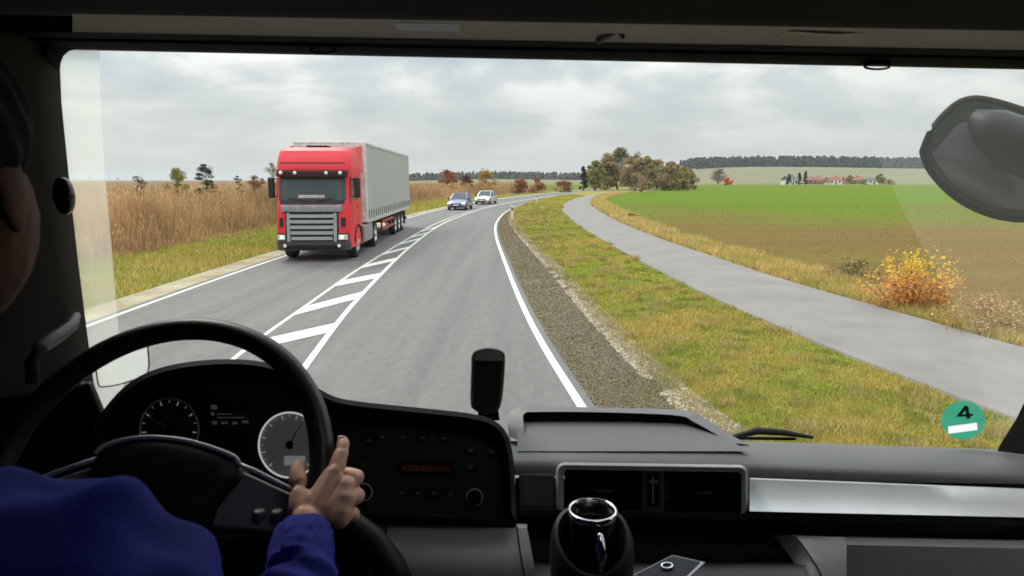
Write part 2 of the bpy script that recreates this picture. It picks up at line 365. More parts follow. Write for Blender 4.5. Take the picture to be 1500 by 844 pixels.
# right verge grass
p = strip_points(sh_out, path_L, 210000, rng, bias=1.7, ymin=4.5, ymax=120, z=.008)
f = fnoise(p, .7, 2)*1.3+fnoise(p, 3.1, 3)*.8-.25
sz = np.clip(np.sqrt(p[:, 1]/9), .8, 3)
def split(name, p, f, sz, h, wd, pals, label, cat):
    allV = []
    n = len(p); hh = rng.uniform(h[0], h[1], n)*sz*np.clip(.8+.35*f, .45, 1.6); ang = rng.uniform(0, 6.28, n); la = rng.uniform(0, 6.28, n); lm = rng.uniform(0, .8, n)*hh
    wv = np.stack([np.cos(ang), np.sin(ang), 0*ang], 1)*(wd*sz*rng.uniform(.6, 1.5, n))[:, None]
    V = np.stack([p-wv, p+wv, p+np.stack([np.cos(la)*lm, np.sin(la)*lm, hh], 1)], 1).reshape(-1, 3)
    A, B = np.array(pals[0]), np.array(pals[1]); ca = A[rng.integers(0, len(A), n)]; cb = B[rng.integers(0, len(B), n)]
    t = np.clip(.5+f*.55+rng.normal(0, .18, n), 0, 1)[:, None]; c = (ca*(1-t)+cb*t)*rng.uniform(.75, 1.25, n)[:, None]
    o = npmesh(name, V, np.arange(3*n).reshape(-1, 3), BLADE, None, c); tag(o, label, cat, kind='stuff'); return o
GP = [(.24, .31, .04), (.33, .38, .06), (.18, .25, .035), (.42, .42, .075)]; YP = [(.60, .46, .12), (.50, .38, .10), (.68, .55, .20), (.38, .26, .09)]
split('grass', p, f, sz, (.025, .075), .006, (GP, YP), 'mottled green and yellow grass between the road shoulder and the path', 'grass')
# darker rough tufts and brown patches standing in the verge
p = strip_points(sh_out, path_L, 420, rng, bias=1.4, ymin=4.5, ymax=70, z=.008); q = np.repeat(p, 130, axis=0); q[:, :2] += rng.normal(0, .085, (len(q), 2))*np.repeat(rng.uniform(.5, 1.6, 420), 130)[:, None]
split('grass_tufts', q, np.repeat(rng.normal(0, 1.1, 420), 130), np.clip(np.sqrt(q[:, 1]/9), .8, 2.5), (.05, .12), .006, ([(.20, .26, .045), (.28, .34, .06), (.15, .20, .035)], [(.50, .40, .15), (.40, .29, .11), (.56, .45, .2)]), 'rough darker tufts and brown clumps scattered over the verge', 'grass')
# weeds on the gravel shoulder, denser at its outer rim
p = strip_points(right_line, sh_out, 26000, rng, bias=1.6, v0=.15, v1=1.05, ymin=4.5, ymax=70, z=.012)
f = fnoise(p, 1.5, 7); keep = (f+rng.normal(0, .35, len(p))) > .0; p = p[keep]; f = f[keep]
split('weeds', p, f, np.clip(np.sqrt(p[:, 1]/9), .8, 2.5), (.02, .06), .005, ([(.2, .19, .07), (.15, .15, .05)], [(.38, .32, .19), (.3, .24, .13)]), 'sparse weeds growing in the gravel beside the right edge line', 'weeds')
p = strip_points(sh_out, path_L, 16000, rng, bias=1.5, v0=-.05, v1=.05, ymin=4.5, ymax=90, z=.012)
split('dry_grass', p, fnoise(p, 2, 8), np.clip(np.sqrt(p[:, 1]/9), .8, 2.5), (.03, .08), .008, ([(.5, .42, .27), (.42, .34, .2)], [(.55, .48, .33), (.36, .28, .14)]), 'pale straw edging the gravel shoulder of the road', 'dry grass')
# pale stones and clods where the shoulder meets the grass, fewer on the shoulder itself
def stones(name, p, r0, r1, pal, label, rng):
    n = len(p); base = np.array([(1, 0, 0), (0, 1, 0), (-1, 0, 0), (0, -1, 0), (0, 0, .7), (0, 0, -.4)], float); tri = np.array([(0, 1, 4), (1, 2, 4), (2, 3, 4), (3, 0, 4), (1, 0, 5), (2, 1, 5), (3, 2, 5), (0, 3, 5)])
    s_ = rng.uniform(r0, r1, n)[:, None, None]*np.clip(np.sqrt(p[:, 1]/9), 1, 2)[:, None, None]; a = rng.uniform(0, 6.28, n); c, s2 = np.cos(a), np.sin(a)
    b = base[None]*rng.uniform(.5, 1.5, (n, 6, 1)); x = b[..., 0]*c[:, None]-b[..., 1]*s2[:, None]; y = b[..., 0]*s2[:, None]+b[..., 1]*c[:, None]
    V = (np.stack([x, y, b[..., 2]], 2)*s_+p[:, None, :]).reshape(-1, 3); F = (tri[None]+6*np.arange(n)[:, None, None]).reshape(-1, 3)
    P_ = np.array(pal); cc = np.repeat(P_[rng.integers(0, len(P_), n)]*rng.uniform(.75, 1.2, (n, 1)), 8, axis=0)
    tag(npmesh(name, V, F, BLADE, None, cc), label, 'gravel', kind='stuff')
p = strip_points(right_line, sh_out, 26000, rng, bias=1.5, v0=.80, v1=1.12, ymin=5, ymax=75, z=.014); f = fnoise(p, 1.4, 31)+fnoise(p, 5, 32)*.6; p = p[f > -.55]
stones('edge_stones', p, .008, .032, [(.52, .45, .32), (.42, .35, .24), (.60, .53, .40), (.30, .23, .15)], 'pale broken stones along the outer rim of the shoulder', rng)
p = strip_points(right_line, sh_out, 30000, rng, bias=1.6, v0=.12, v1=.9, ymin=5, ymax=60, z=.013)
stones('gravel', p, .005, .018, [(.28, .21, .14), (.19, .14, .09), (.38, .31, .22), (.13, .09, .06)], 'loose brown gravel on the shoulder beside the right edge line', rng)
# left verge grass
p = strip_points(offs(left_line, -1.0), offs(left_line, -7.3), 60000, rng, bias=1.4, ymin=8, ymax=110, z=.008)
split('grass', p, fnoise(p, .8, 9)+.05, np.clip(np.sqrt(p[:, 1]/9), 1, 3), (.05, .15), .009, (GP, YP), 'green grass verge between the left edge line and tall brown weeds', 'grass')
# dry strip right of the path
p = strip_points(path_R, strip_R, 70000, rng, bias=1.3, ymin=8, ymax=140, z=.008, v0=.04)
f = fnoise(p, 1.3, 12)
split('dry_grass', p, f+.35, np.clip(np.sqrt(p[:, 1]/9), 1, 3), (.06, .20), .008, ([(.28, .30, .06), (.40, .36, .09)], [(.70, .52, .20), (.60, .42, .15), (.78, .64, .30), (.45, .28, .10)]), 'straw coloured tall grass along the far side of the bike path', 'dry grass')
# stubble in the near field
n = 22000; p = np.stack([rng.uniform(6, 60, n), 12+60*rng.random(n)**3.2, np.zeros(n)], 1)
SR = rs(strip_R, 300); sx = np.array([q.x for q in SR]); sy = np.array([q.y for q in SR])
lim = np.interp(p[:, 1], sy[:150], sx[:150]); p = p[p[:, 0] > lim+.1]
split('stubble', p, fnoise(p, .5, 14)+.1, np.clip(np.sqrt(p[:, 1]/9), 1, 3), (.02, .07), .009, ([(.27, .26, .07), (.22, .22, .06)], [(.34, .24, .10), (.28, .19, .08)]), 'brown stubble and weeds over the bare part of the field', 'stubble')
# tall dry weeds on the left
n = 130000
base = offs(left_line, -5.9); far = offs(left_line, -60)
p = strip_points(base, far, n, rng, bias=1.5, ymin=7, ymax=260, z=0.0)
# push density towards the road side
A_ = strip_points(offs(left_line, -5.3), offs(left_line, -15), 110000, rng, bias=1.2, ymin=7, ymax=150)
p = np.concatenate([p, A_]); f = fnoise(p, .45, 21)+.6*fnoise(p, 1.3, 22)
hh = np.clip(1.55+.35*fnoise(p, .2, 26)+.50*f+rng.normal(0, .26, len(p)), .35, 2.8)
dl = np.array([q.x for q in rs(base, 300)]); dy = np.array([q.y for q in rs(base, 300)])
edge = np.clip((np.interp(p[:, 1], dy[:200], dl[:200])-p[:, 0])/2.2+.12, .10, 1); hh *= edge
sz = np.clip(np.sqrt(p[:, 1]/14), .8, 3)
ang = rng.uniform(0, 6.28, len(p)); la = rng.uniform(0, 6.28, len(p)); lm = rng.uniform(.02, .3, len(p))*hh
wv = np.stack([np.cos(ang), np.sin(ang), 0*ang], 1)*(.011*sz*rng.uniform(.6, 1.5, len(p)))[:, None]
tp = p+np.stack([np.cos(la)*lm, np.sin(la)*lm, hh], 1)
pal = np.array([(0.702, 0.405, 0.203), (0.783, 0.486, 0.243), (0.486, 0.284, 0.135), (0.891, 0.621, 0.338), (0.648, 0.338, 0.176)])
t = np.clip(.5+.5*fnoise(p, .6, 23)+rng.normal(0, .2, len(p)), 0, 1)[:, None]
lo_ = np.clip(.5+.7*fnoise(p, .12, 25)[:, None], 0, 1); c = pal[rng.integers(0, 5, len(p))]*(1.12-.3*lo_)*np.array([(.97, 1.03, 1.05)])*(1-.6*t)+np.array([(.10, .06, .025)])*.6*t
V = np.stack([p-wv, p+wv, tp], 1).reshape(-1, 3)
# plumes
k = rng.choice(len(p), 60000); q = tp[k]; n2 = len(k)
a = rng.normal(size=(n2, 3)); a /= np.linalg.norm(a, axis=1)[:, None]; s_ = (.035*np.clip(sz[k], 1, 2.5))[:, None]
b = np.stack([0*q[:, 0], 0*q[:, 0], np.ones(n2)], 1)
V2 = np.stack([q-a*s_*.6-b*s_*1.6, q+a*s_*.6-b*s_*1.2, q+b*s_*1.5], 1).reshape(-1, 3)
V = np.concatenate([V, V2]); c = np.concatenate([c, c[k]*1.15])
tag(npmesh('dry_weeds', V, np.arange(len(V)).reshape(-1, 3), BLADE, None, c), 'mass of tall reddish brown dead weeds left of the road', 'weeds', kind='stuff')
# ================= TREES AND BUSHES =================
def tree(name, loc, h, cw, n, pal, label, cat='tree', group=None, seed=0, leaf=.12, crown0=.25, cone=False, clumps=24, stems=1, tr=.035, spread=.16, ragged=1.0):
    r = np.random.default_rng(seed); root = empty(name, loc, label=label, cat=cat, group=group)
    mb = MB(); cs = []
    for s in range(stems):
        a = r.uniform(0, 6.28); lx = math.cos(a)*cw*.28*(stems > 1); ly = math.sin(a)*cw*.28*(stems > 1)
        hh = h*(.92 if stems == 1 else r.uniform(.6, .9)); b0 = (lx*.15, ly*.15, -.05)
        pts = [Vector(b0).lerp(Vector((lx, ly, hh)), t)+Vector((r.normal()*.012*h*t, r.normal()*.012*h*t, 0)) for t in np.linspace(0, 1, 6)]
        mb.tube(pts, [h*tr*(1-.85*t)/math.sqrt(stems) for t in np.linspace(0, 1, 6)], 6)
    for i in range(clumps):
        t = (i+.5)/clumps if cone else r.random()**.8
        z = h*(crown0+(1-crown0)*t)
        if cone: rad = cw/2*(1-t)*r.uniform(.5, 1.0)+.02*h
        else:
            prof = math.sin(math.pi*min(1, .22+.78*t))**.6; rad = cw/2*prof*math.sqrt(r.random())*r.uniform(.75, 1.12)
        a = r.uniform(0, 6.28); c = Vector((rad*math.cos(a), rad*math.sin(a), z*r.uniform(.96, 1.03))); cs.append(c)
        st = Vector((c.x*.1, c.y*.1, max(h*.12, c.z-rad*(.7 if not cone else .1)-.06*h)))
        mb.tube([st, st.lerp(c, .55)+Vector((0, 0, .02*h)), c], [h*tr*.32, h*tr*.2, h*tr*.06], 4)
    mb.build('trunk', BARK, root)
    C = np.array(cs); k = r.integers(0, clumps, n); sd = cw*spread*(r.uniform(.5, 1.2, clumps))[k]
    off = r.normal(size=(n, 3)); off /= (np.linalg.norm(off, axis=1)[:, None]+1e-6); off *= (r.random(n)**.45*1.3)[:, None]
    q = C[k]+off*sd[:, None]*np.array([1, 1, .75 if not cone else .4]); q[:, 2] = np.maximum(q[:, 2], .03*h)
    u = r.normal(size=(n, 3)); u /= np.linalg.norm(u, axis=1)[:, None]; v = np.cross(u, r.normal(size=(n, 3))); v /= np.linalg.norm(v, axis=1)[:, None]
    s_ = (leaf*r.uniform(.5, 1.3, n))[:, None]
    V = np.stack([q-u*s_, q-v*s_*.55, q+u*s_, q+v*s_*.55], 1).reshape(-1, 3)
    P_ = np.array(pal); ck = r.integers(0, len(P_), clumps); m_ = r.random(n) < .7
    idx = np.where(m_, ck[k], r.integers(0, len(P_), n)); c = P_[idx]*r.uniform(.7, 1.3, n)[:, None]
    npmesh('crown', V, np.arange(4*n).reshape(-1, 4), LEAF, root, c)
    return root
def at_depth(px, Y): p = P(px, 300, Y); return (p.x, Y, 0)
DG = [(.05, .08, .04), (.07, .10, .045), (.04, .06, .035)]; OL = [(.33, .31, .12), (.27, .27, .10), (.38, .31, .14)]
BR = [(.38, .28, .16), (.32, .24, .14), (.44, .33, .18)]; RB = [(.40, .18, .10), (.32, .15, .09), (.24, .12, .07)]; YG = [(.38, .34, .10), (.28, .28, .08), (.20, .21, .07)]
def ht(py, Y, z=0): return P(750, py, Y).z - z
# young trees among the weeds on the left
for i, (px, top, Y, wpx, kind, lab) in enumerate([
    (205, 256, 44, 44, 1, 'dark spindly young tree in the weeds, nearest the left windscreen pillar'),
    (262, 250, 50, 48, 2, 'yellow green bushy young tree standing in the weeds beside the dark pine'),
    (304, 239, 52, 46, 0, 'dark green young pine rising above the brown weeds'),
    (350, 256, 54, 22, 1, 'thin dark sapling in the weeds between the pine and the lorry'),
    (374, 259, 56, 36, 3, 'low reddish brown bush in the weeds just left of the lorry mirror'),
    (402, 236, 62, 34, 4, 'pale leafless tree showing behind the left edge of the red lorry cab')]):
    pal = [DG, [(.12, .10, .06), (.09, .10, .05)], YG, RB, [(.3, .28, .18), (.24, .22, .12)]][kind]
    h = ht(top, Y); cw = wpx/FPX*Y
    tree(['pine_tree', 'young_tree', 'young_tree', 'bush', 'young_tree'][kind] if kind != 0 else 'pine_tree', at_depth(px, Y), h, cw, [4200, 900, 4200, 2600, 2200][kind], pal, lab, 'bush' if kind == 3 else 'tree',
         group='young trees and bushes in the weeds left of the road', seed=40+i, leaf=.05, crown0=.35, cone=kind in (0, 1), clumps=[26, 12, 20, 14, 18][kind], spread=.13, tr=.018)
# bushes behind the two cars
for i, (px, top, base, wpx, pal, lab) in enumerate([
    (656, 252, 279, 36, RB, 'brown bush behind the dark car, leftmost bush beyond the lorry'),
    (683, 257, 281, 22, [(.22, .10, .07), (.17, .09, .06)], 'small dark maroon bush above the gap between the two cars'),
    (712, 250, 280, 34, [(.5, .33, .09), (.44, .26, .09), (.34, .28, .09)], 'orange olive bush behind the second silver car'),
    (762, 262, 279, 26, RB, 'reddish bush on the far verge, first right of the second car'),
    (787, 263, 279, 30, RB, 'reddish bush on the far verge, left of the dark conifer at the bend'),
    (826, 265, 277, 26, RB, 'low rust coloured bush just left of the dark conifer')]):
    Y = 105+i*9; h = ht(top, Y); tree('bush', at_depth(px, Y), h, wpx/FPX*Y, 1500, pal, lab, 'bush', 'autumn bushes beyond the bend of the road', 70+i, leaf=.17, crown0=.05, clumps=22, stems=3, spread=.17, tr=.012)
tree('conifer', at_depth(854, 165), ht(243, 165), 2.6, 1600, DG, 'dark conical conifer at the left end of the tree clump', 'tree', None, 81, .22, .08, True, 30)
# tree clump
cl = [(872, 238, 28, OL), (888, 229, 32, BR), (906, 220, 42, [(.20, .19, .10), (.25, .22, .11)]), (928, 226, 36, BR), (946, 232, 30, OL), (963, 236, 30, [(.46, .34, .15), (.38, .28, .14)]), (981, 239, 32, BR), (993, 244, 30, OL), (1005, 249, 26, BR)]
names = ['leftmost olive tree of the clump beyond the bend, next to the dark conifer', 'brown tree second from left in the clump beyond the bend', 'tallest dark tree of the clump beyond the bend',
         'brown tree just right of the tallest in the clump', 'olive tree in the middle of the clump beyond the bend', 'golden brown tree right of the middle of the clump',
         'brown tree third from the right end of the clump', 'olive tree second from the right end of the clump', 'low brown tree at the right end of the clump beyond the bend']
for i, ((px, top, wpx, pal), lab) in enumerate(zip(cl, names)):
    Y = 172+(i % 3)*9; tree('autumn_tree', at_depth(px, Y), ht(top, Y), wpx*1.25/FPX*Y, 6500, pal, lab, 'tree', 'autumn trees in the clump beyond the bend', 90+i, leaf=.24, crown0=.06, clumps=46, spread=.12, stems=2)
tree('bush', at_depth(938, 150), ht(259, 150), 4.2, 900, BR, 'low brown bush in front of the tree clump near the path end', 'bush', 'autumn bushes beyond the bend of the road', 120, .2, .05, False, 14, 3)
tree('bush', G(925, 321), ht(306, 42)*0.42, .75, 700, [(.22, .13, .05), (.28, .18, .07)], 'small rusty tuft of a bush beside the far part of the bike path', 'bush', None, 121, .05, .05, False, 12, 3)
tree('orange_tree', at_depth(1065, 330), 3.8, 4.6, 900, [(.75, .22, .05), (.65, .2, .05)], 'small bright orange tree at the far edge of the green field', 'tree', None, 122, .4, .1, False, 16, 1)
tree('bare_tree', at_depth(1050, 420), 9, 13, 1400, [(.32, .24, .19), (.26, .2, .15)], 'pale leafless tree behind the small orange tree', 'tree', None, 123, .45, .1, False, 22, 2)
# the yellow and orange bush beside the path
b0 = G(1332, 452); bush = empty('autumn_bush', b0, label='yellow and orange leafed bush at the edge of the brown field beside the bike path', cat='bush')
r = np.random.default_rng(7); mb = MB(); tips = []
for i in range(46):
    a = r.uniform(0, 6.28); rr = r.uniform(.1, 1.12); hh = r.uniform(.45, 1.05)*(1.22 if abs(rr*math.cos(a)) < .5 else .85)
    e_ = Vector((rr*math.cos(a)*1.0, rr*math.sin(a)*.7, hh)); s0 = Vector((e_.x*.35, e_.y*.35, -.03)); tips.append((s0, e_))
    mb.tube([s0, s0.lerp(e_, .5)+Vector((r.normal()*.03, r.normal()*.03, .05)), e_], [.009, .006, .002], 4)
mb.build('stem', BARK, bush)
n = 2500; k = r.integers(0, len(tips), n); t = r.uniform(.15, 1.05, n)[:, None]; S = np.array([x[0] for x in tips])[k]; E = np.array([x[1] for x in tips])[k]
q = S+(E-S)*t+r.normal(0, .085, (n, 3)); q[:, 2] = np.maximum(q[:, 2], .03)
u = r.normal(size=(n, 3)); u /= np.linalg.norm(u, axis=1)[:, None]; v = np.cross(u, r.normal(size=(n, 3))); v /= np.linalg.norm(v, axis=1)[:, None]
s_ = (.040*r.uniform(.5, 1.4, n))[:, None]; V = np.stack([q-u*s_, q-v*s_*.6, q+u*s_, q+v*s_*.6], 1).reshape(-1, 3)
yl = np.array([(0.850, 0.660, 0.070), (0.780, 0.620, 0.090), (0.800, 0.500, 0.070)]); og = np.array([(.82, .42, .10), (.74, .36, .12), (.84, .50, .2), (.58, .28, .12)])
tt = np.clip((q[:, 2]-.55)/.5+r.normal(0, .25, n), 0, 1)[:, None]; c = yl[r.integers(0, 3, n)]*tt+og[r.integers(0, 4, n)]*(1-tt)
npmesh('foliage', V, np.arange(4*n).reshape(-1, 4), LEAF, bush, c*r.uniform(.7, 1.2, n)[:, None])
b1 = G(1450, 486)
tree('bush', b1, .55, 1.5, 1400, [(.50, .32, .15), (.42, .25, .12), (.56, .40, .22)], 'low russet bush right of the yellow and orange bush, behind the pale reflection film', 'bush', None, 131, .035, .05, False, 26, 6, .012)
b2 = G(1248, 412)
tree('bush', b2, .6, 1.1, 700, [(.30, .22, .12), (.24, .18, .09), (.38, .33, .14)], 'low dry shrub just left of the yellow and orange bush', 'bush', None, 132, .04, .05, False, 18, 5, .012)

# ================= HILLS, FAR WOODS, VILLAGE =================
def hillmat():
    m, n, l, b = newmat('meadow_slope'); f = noise(n, l, .012, 5, stretch=(1, 2.5, 1)); g = noise(n, l, .3, 4)
    c = ramp(n, l, f, [(.36, (0.124, 0.143, 0.056)), (.5, (0.174, 0.161, 0.074)), (.62, (0.186, 0.136, 0.081))]); c = mixc(n, l, .2, c, ramp(n, l, g, [(.3, (0.062, 0.062, 0.031)), (.7, (0.248, 0.236, 0.124))]))
    l.new(c, b.inputs['Base Color']); b.inputs['Roughness'].default_value = 1; return m
def hillz(x, y):
    z = 0
    # right rise, a long low swell, and a left one
    z += 26*math.exp(-((y-1250)/330)**2)*(1/(1+math.exp(-(x-260)/55)))*(1+.12*math.sin(x/190.))
    z += 4*math.exp(-((y-820)/200)**2)*math.exp(-((x+10)/130)**2)
    return z*max(0, min(1, (y-430)/150))-.15
rows = [[Vector((x, y, hillz(x, y))) for x in np.linspace(-1500, 2600, 100)] for y in np.linspace(400, 2100, 60)]
tag(MB().grid(rows).build('hills', hillmat(), smooth=True), kind='structure')
WOOD = tintmat('far_wood_foliage', rough=1)
def wood(name, n, xr, yr, hr, pal, label, seed, per=46):
    r = np.random.default_rng(seed); V = []; Cc = []
    xs = r.uniform(*xr, n); ys = r.uniform(*yr, n)
    for x, y in zip(xs, ys):
        z = hillz(x, y); h = r.uniform(*hr); wd = h*r.uniform(.3, .5); m_ = per; con = r.random() < .45
        t = r.random(m_)**.8; a = r.uniform(0, 6.28, m_); rad = wd/2*((1-t) if con else np.sin(np.pi*np.clip(.2+.8*t, 0, 1))**.6)*np.sqrt(r.random(m_))*1.15
        q = np.stack([x+rad*np.cos(a), y+rad*np.sin(a), z+h*(.05+.95*t)], 1)
        u = r.normal(size=(m_, 3)); u /= np.linalg.norm(u, axis=1)[:, None]; v = np.cross(u, r.normal(size=(m_, 3))); v /= np.linalg.norm(v, axis=1)[:, None]
        s = h*.12; V.append(np.stack([q-u*s, q-v*s, q+u*s, q+v*s], 1).reshape(-1, 3)); c0 = np.array(pal[r.integers(0, len(pal))]); Cc.append(c0*r.uniform(.75, 1.25, (m_, 1)))
    V = np.concatenate(V); tag(npmesh(name, V, np.arange(len(V)).reshape(-1, 4), WOOD, None, np.concatenate(Cc)), label, 'wood', kind='stuff')
WP = [(0.068, 0.092, 0.088), (0.080, 0.104, 0.088), (0.096, 0.104, 0.080), (0.060, 0.080, 0.080)]
wood('far_wood', 900, (330, 900), (1180, 1320), (14, 20), WP, 'dark wood along the ridge behind the village', 3)
wood('far_wood', 420, (820, 1500), (1500, 1640), (13, 19), WP, 'paler distant wood on the horizon behind the front mirror', 4)
wood('far_wood', 900, (-160, 190), (800, 960), (6, 10), [(.20, .20, .15), (.17, .18, .14), (.18, .17, .13)], 'low dark wood on the hill behind the two cars', 5)
wallw = mat('white_render', (.78, .77, .74), .8, vs=.6); wallr = mat('reddish_brick', (.33, .17, .12), .85, vs=.6); roofm = mat('red_roof_tiles', (.26, .11, .08), .85, vs=.8); roofg = mat('grey_roof_tiles', (.14, .13, .14), .85, vs=.8); winm = mat('dark_window', (.03, .035, .04), .2)
doorm = mat('brown_door', (.12, .07, .04), .6)
def house(px, Y, w_, d_, hw, hr, wm, rm, lab, rz=0):
    o = empty('house', at_depth(px, Y), rz, label=lab, cat='house', group='houses of the village beyond the green field')
    MB().box(-w_/2, w_/2, 0, d_, 0, hw).build('wall', wm, o)
    e = .35; mb = MB(); ra = [Vector((-w_/2-e, y, hw-.05)) for y in (-e, d_+e)]
    mb.hexa([(-w_/2-e, -e, hw), (w_/2+e, -e, hw), (w_/2+e, d_/2, hw+hr), (-w_/2-e, d_/2, hw+hr)], [(-w_/2-e, d_+e, hw), (w_/2+e, d_+e, hw), (w_/2+e, d_/2+.01, hw+hr), (-w_/2-e, d_/2+.01, hw+hr)]).build('roof', rm, o)
    MB().box(w_*.2, w_*.2+.7, d_/2-.3, d_/2+.3, hw+hr*.6, hw+hr+.8).build('chimney', wallr, o)
    for k in (-.32, .3): MB().box(w_*k-.5, w_*k+.5, -.03, .05, 1.0, 2.2).build('window', winm, o)
    MB().box(-.45, .45, -.04, .05, 0, 2.05).build('door', doorm, o)
house(1160, 380, 6.0, 7, 2.9, 2.2, wallw, roofg, 'white house with grey roof at the left end of the village', .3)
house(1192, 430, 10, 7, 2.6, 2.3, wallr, roofm, 'long reddish house with red roof next to the dark conifers', -.1)
house(1222, 400, 8, 7, 2.7, 2.0, wallw, roofm, 'white house with red roof in the middle of the village', .1)
house(1250, 440, 12, 8, 2.6, 2.4, wallr, roofm, 'wide brick farmhouse right of the white middle house', 0)
house(1278, 420, 7, 6, 2.4, 1.8, wallw, roofg, 'small pale house at the right end of the village', -.2)
tree('conifer', at_depth(1153, 372), 6, 2.8, 500, DG, 'dark conifer left of the white end house of the village', 'tree', None, 150, .5, .06, True, 20)
tree('conifer', at_depth(1168, 372), 6.6, 3, 500, DG, 'dark conifer between the white end house and the long reddish house, left of a pair', 'tree', None, 151, .5, .06, True, 20)
tree('conifer', at_depth(1177, 376), 7.2, 3, 500, DG, 'tallest dark conifer in front of the long reddish house', 'tree', None, 152, .5, .06, True, 20)
tree('village_tree', at_depth(1243, 384), 5.5, 4.4, 500, OL, 'dark round tree in front of the brick farmhouse', 'tree', None, 153, .5, .15, False, 14)
tree('village_tree', at_depth(1286, 375), 5.8, 6, 700, OL, 'olive tree at the right end of the village', 'tree', None, 154, .5, .12, False, 16)
for i, (px, Y) in enumerate([(1204, 400), (1262, 390), (1300, 395)]):
    tree('hedge_bush', at_depth(px, Y), 2.6, 7, 500, [BR, OL, RB][i], ['brown bush beside the long reddish village house', 'olive bush in front of the brick farmhouse door', 'reddish bush beyond the right end of the village'][i], 'bush', None, 160+i, .4, .05, False, 14, 4)
# delineator posts
postm = mat('white_post_plastic', (.8, .8, .78), .5); blk = mat('post_band', (.02, .02, .02), .5); refl = mat('amber_reflector', (.8, .35, .05), .2)
def post(loc, lab):
    o = empty('delineator_post', loc, label=lab, cat='road post', group='white delineator posts along the right side of the road')
    MB().hexa([(-.06, -.05, 0), (.06, -.05, 0), (.06, .05, 0), (-.06, .05, 0)], [(-.055, -.045, 1.0), (.055, -.045, .92), (.055, .045, .92), (-.055, .045, 1.0)]).build('post_body', postm, o, bevel=.008)
    MB().hexa([(-.063, -.053, .66), (.063, -.053, .62), (.063, .053, .62), (-.063, .053, .66)], [(-.062, -.052, .86), (.062, -.052, .82), (.062, .052, .82), (-.062, .052, .86)]).build('black_band', blk, o)
    MB().box(-.02, .02, -.060, -.05, .68, .80).build('reflector', refl, o)
post(G(748, 322.5)+Vector((.1, 0, 0)), 'white post with black band on the shoulder at the start of the bend')
post(G(786, 297), 'white roadside post farther round the bend, beyond the first one')
# ================= LORRY =================
redp = mat('red_truck_paint', (.72, .016, .03), .42, coat=.12, var=.06, vs=2)
darkp = mat('dark_grey_bumper', (.05, .05, .05), .5, var=.15); slatm = mat('grey_grille_slat', (.33, .34, .35), .4, .3, var=.08)
wsm = mat('lorry_windscreen_glass', (.035, .05, .05), .08, var=.2, vs=1.5); blackm = mat('black_trim', (.012, .012, .012), .5)
curt = mat('grey_tarpaulin', (.40, .405, .375), .6, var=.06, vs=1.2, bs=2.2, bd=.03, bstr=.5, stretch=(1, 1, .12)); alum = mat('aluminium_rail', (.62, .63, .62), .4, .5)
lampm = mat('headlamp_lit', (1, .93, .78), .2, emit=.9, var=.02); lampg = mat('lamp_glass', (.75, .76, .76), .12, var=.05); tyre = mat('tyre', (.025, .025, .025), .8); rim = mat('wheel_rim', (.5, .5, .5), .35, .6); redch = mat('red_chassis', (.36, .05, .04), .5); tankm = mat('grey_tank_panel', (.30, .29, .28), .5, .2); matt = mat('mudflap', (.02, .02, .02), .7)
lo = empty('articulated_lorry', (-6.50, 21.3, .02), R(2.2), label='red articulated lorry with silver grille and grey curtain trailer coming the other way', cat='lorry')
W2 = 1.22; RC = .34
def y0(z):
    pts = [(.3, .10), (.6, .0), (1.0, .03), (1.75, .10), (1.95, .16), (2.75, .34), (2.9, .30), (3.3, .42), (3.58, .60), (3.70, .95)]
    for (a, b), (c, d) in zip(pts, pts[1:]):
        if z <= c: return b+(d-b)*(z-a)/(c-a)
    return pts[-1][1]
def wz(z): return W2-(.10*max(0, (z-3.0)/.8)**2 if z > 3 else 0)
def yf(x, z, off=0):
    w_ = wz(z)+.001; a = abs(x); r_ = RC
    y = y0(z)+.06*(x/w_)**2
    if a > w_-r_: y += r_*(1-math.sqrt(max(0, 1-((a-(w_-r_))/r_)**2)))
    return y-off
zs = [.42, .6, .8, 1.0, 1.35, 1.75, 1.95, 2.3, 2.75, 2.9, 3.1, 3.3, 3.45, 3.58, 3.65, 3.70]
def cabring(z):
    w_ = wz(z); xs = [w_*math.sin(t) for t in np.linspace(-math.pi/2, math.pi/2, 25)]
    pts = [Vector((x, yf(x, z), z)) for x in xs]; pts += [Vector((w_, 2.25, z)), Vector((-w_, 2.25, z))]; return pts
mb = MB(); rws = [cabring(z) for z in zs]; mb.grid(rws, True); mb.disc(list(reversed(rws[0]))); mb.disc(rws[-1])
cab = mb.build('cab', redp, lo, auto=35)
def patch(x0, x1, z0, z1, off, nx=14, nz=4, th=.03):
    mb = MB(); f_ = [[Vector((x, yf(x, z, off), z)) for x in np.linspace(x0, x1, nx)] for z in np.linspace(z0, z1, nz)]
    b_ = [[Vector((x, yf(x, z, off-th), z)) for x in np.linspace(x0, x1, nx)] for z in np.linspace(z0, z1, nz)]
    mb.grid(f_); mb.grid(b_)
    def rim_(a, b): mb.grid([a, b])
    rim_(f_[0], b_[0]); rim_(f_[-1], b_[-1]); rim_([r[0] for r in f_], [r[0] for r in b_]); rim_([r[-1] for r in f_], [r[-1] for r in b_]); return mb
patch(-1.20, 1.20, 1.86, 2.78, .012).build('windscreen_surround', blackm, lo)
ws = patch(-1.08, 1.08, 1.98, 2.62, .022).build('windscreen', wsm, lo)
patch(-.42, .42, 2.06, 2.16, .05, th=.02).build('name_board', mat('pale_board', (.45, .33, .33), .5), lo)
for s in (-1, 1):
    MB().tube([(s*.05, y0(1.95)-.05, 1.96), (s*.75, y0(2.05)-.02, 2.05)], .016, 6).build('wiper', blackm, lo)
mb = patch(-1.14, 1.14, 2.74, 2.95, .14, th=.14); vis = mb.build('sun_visor', mat('visor_dark', (.06, .012, .014), .3), lo)
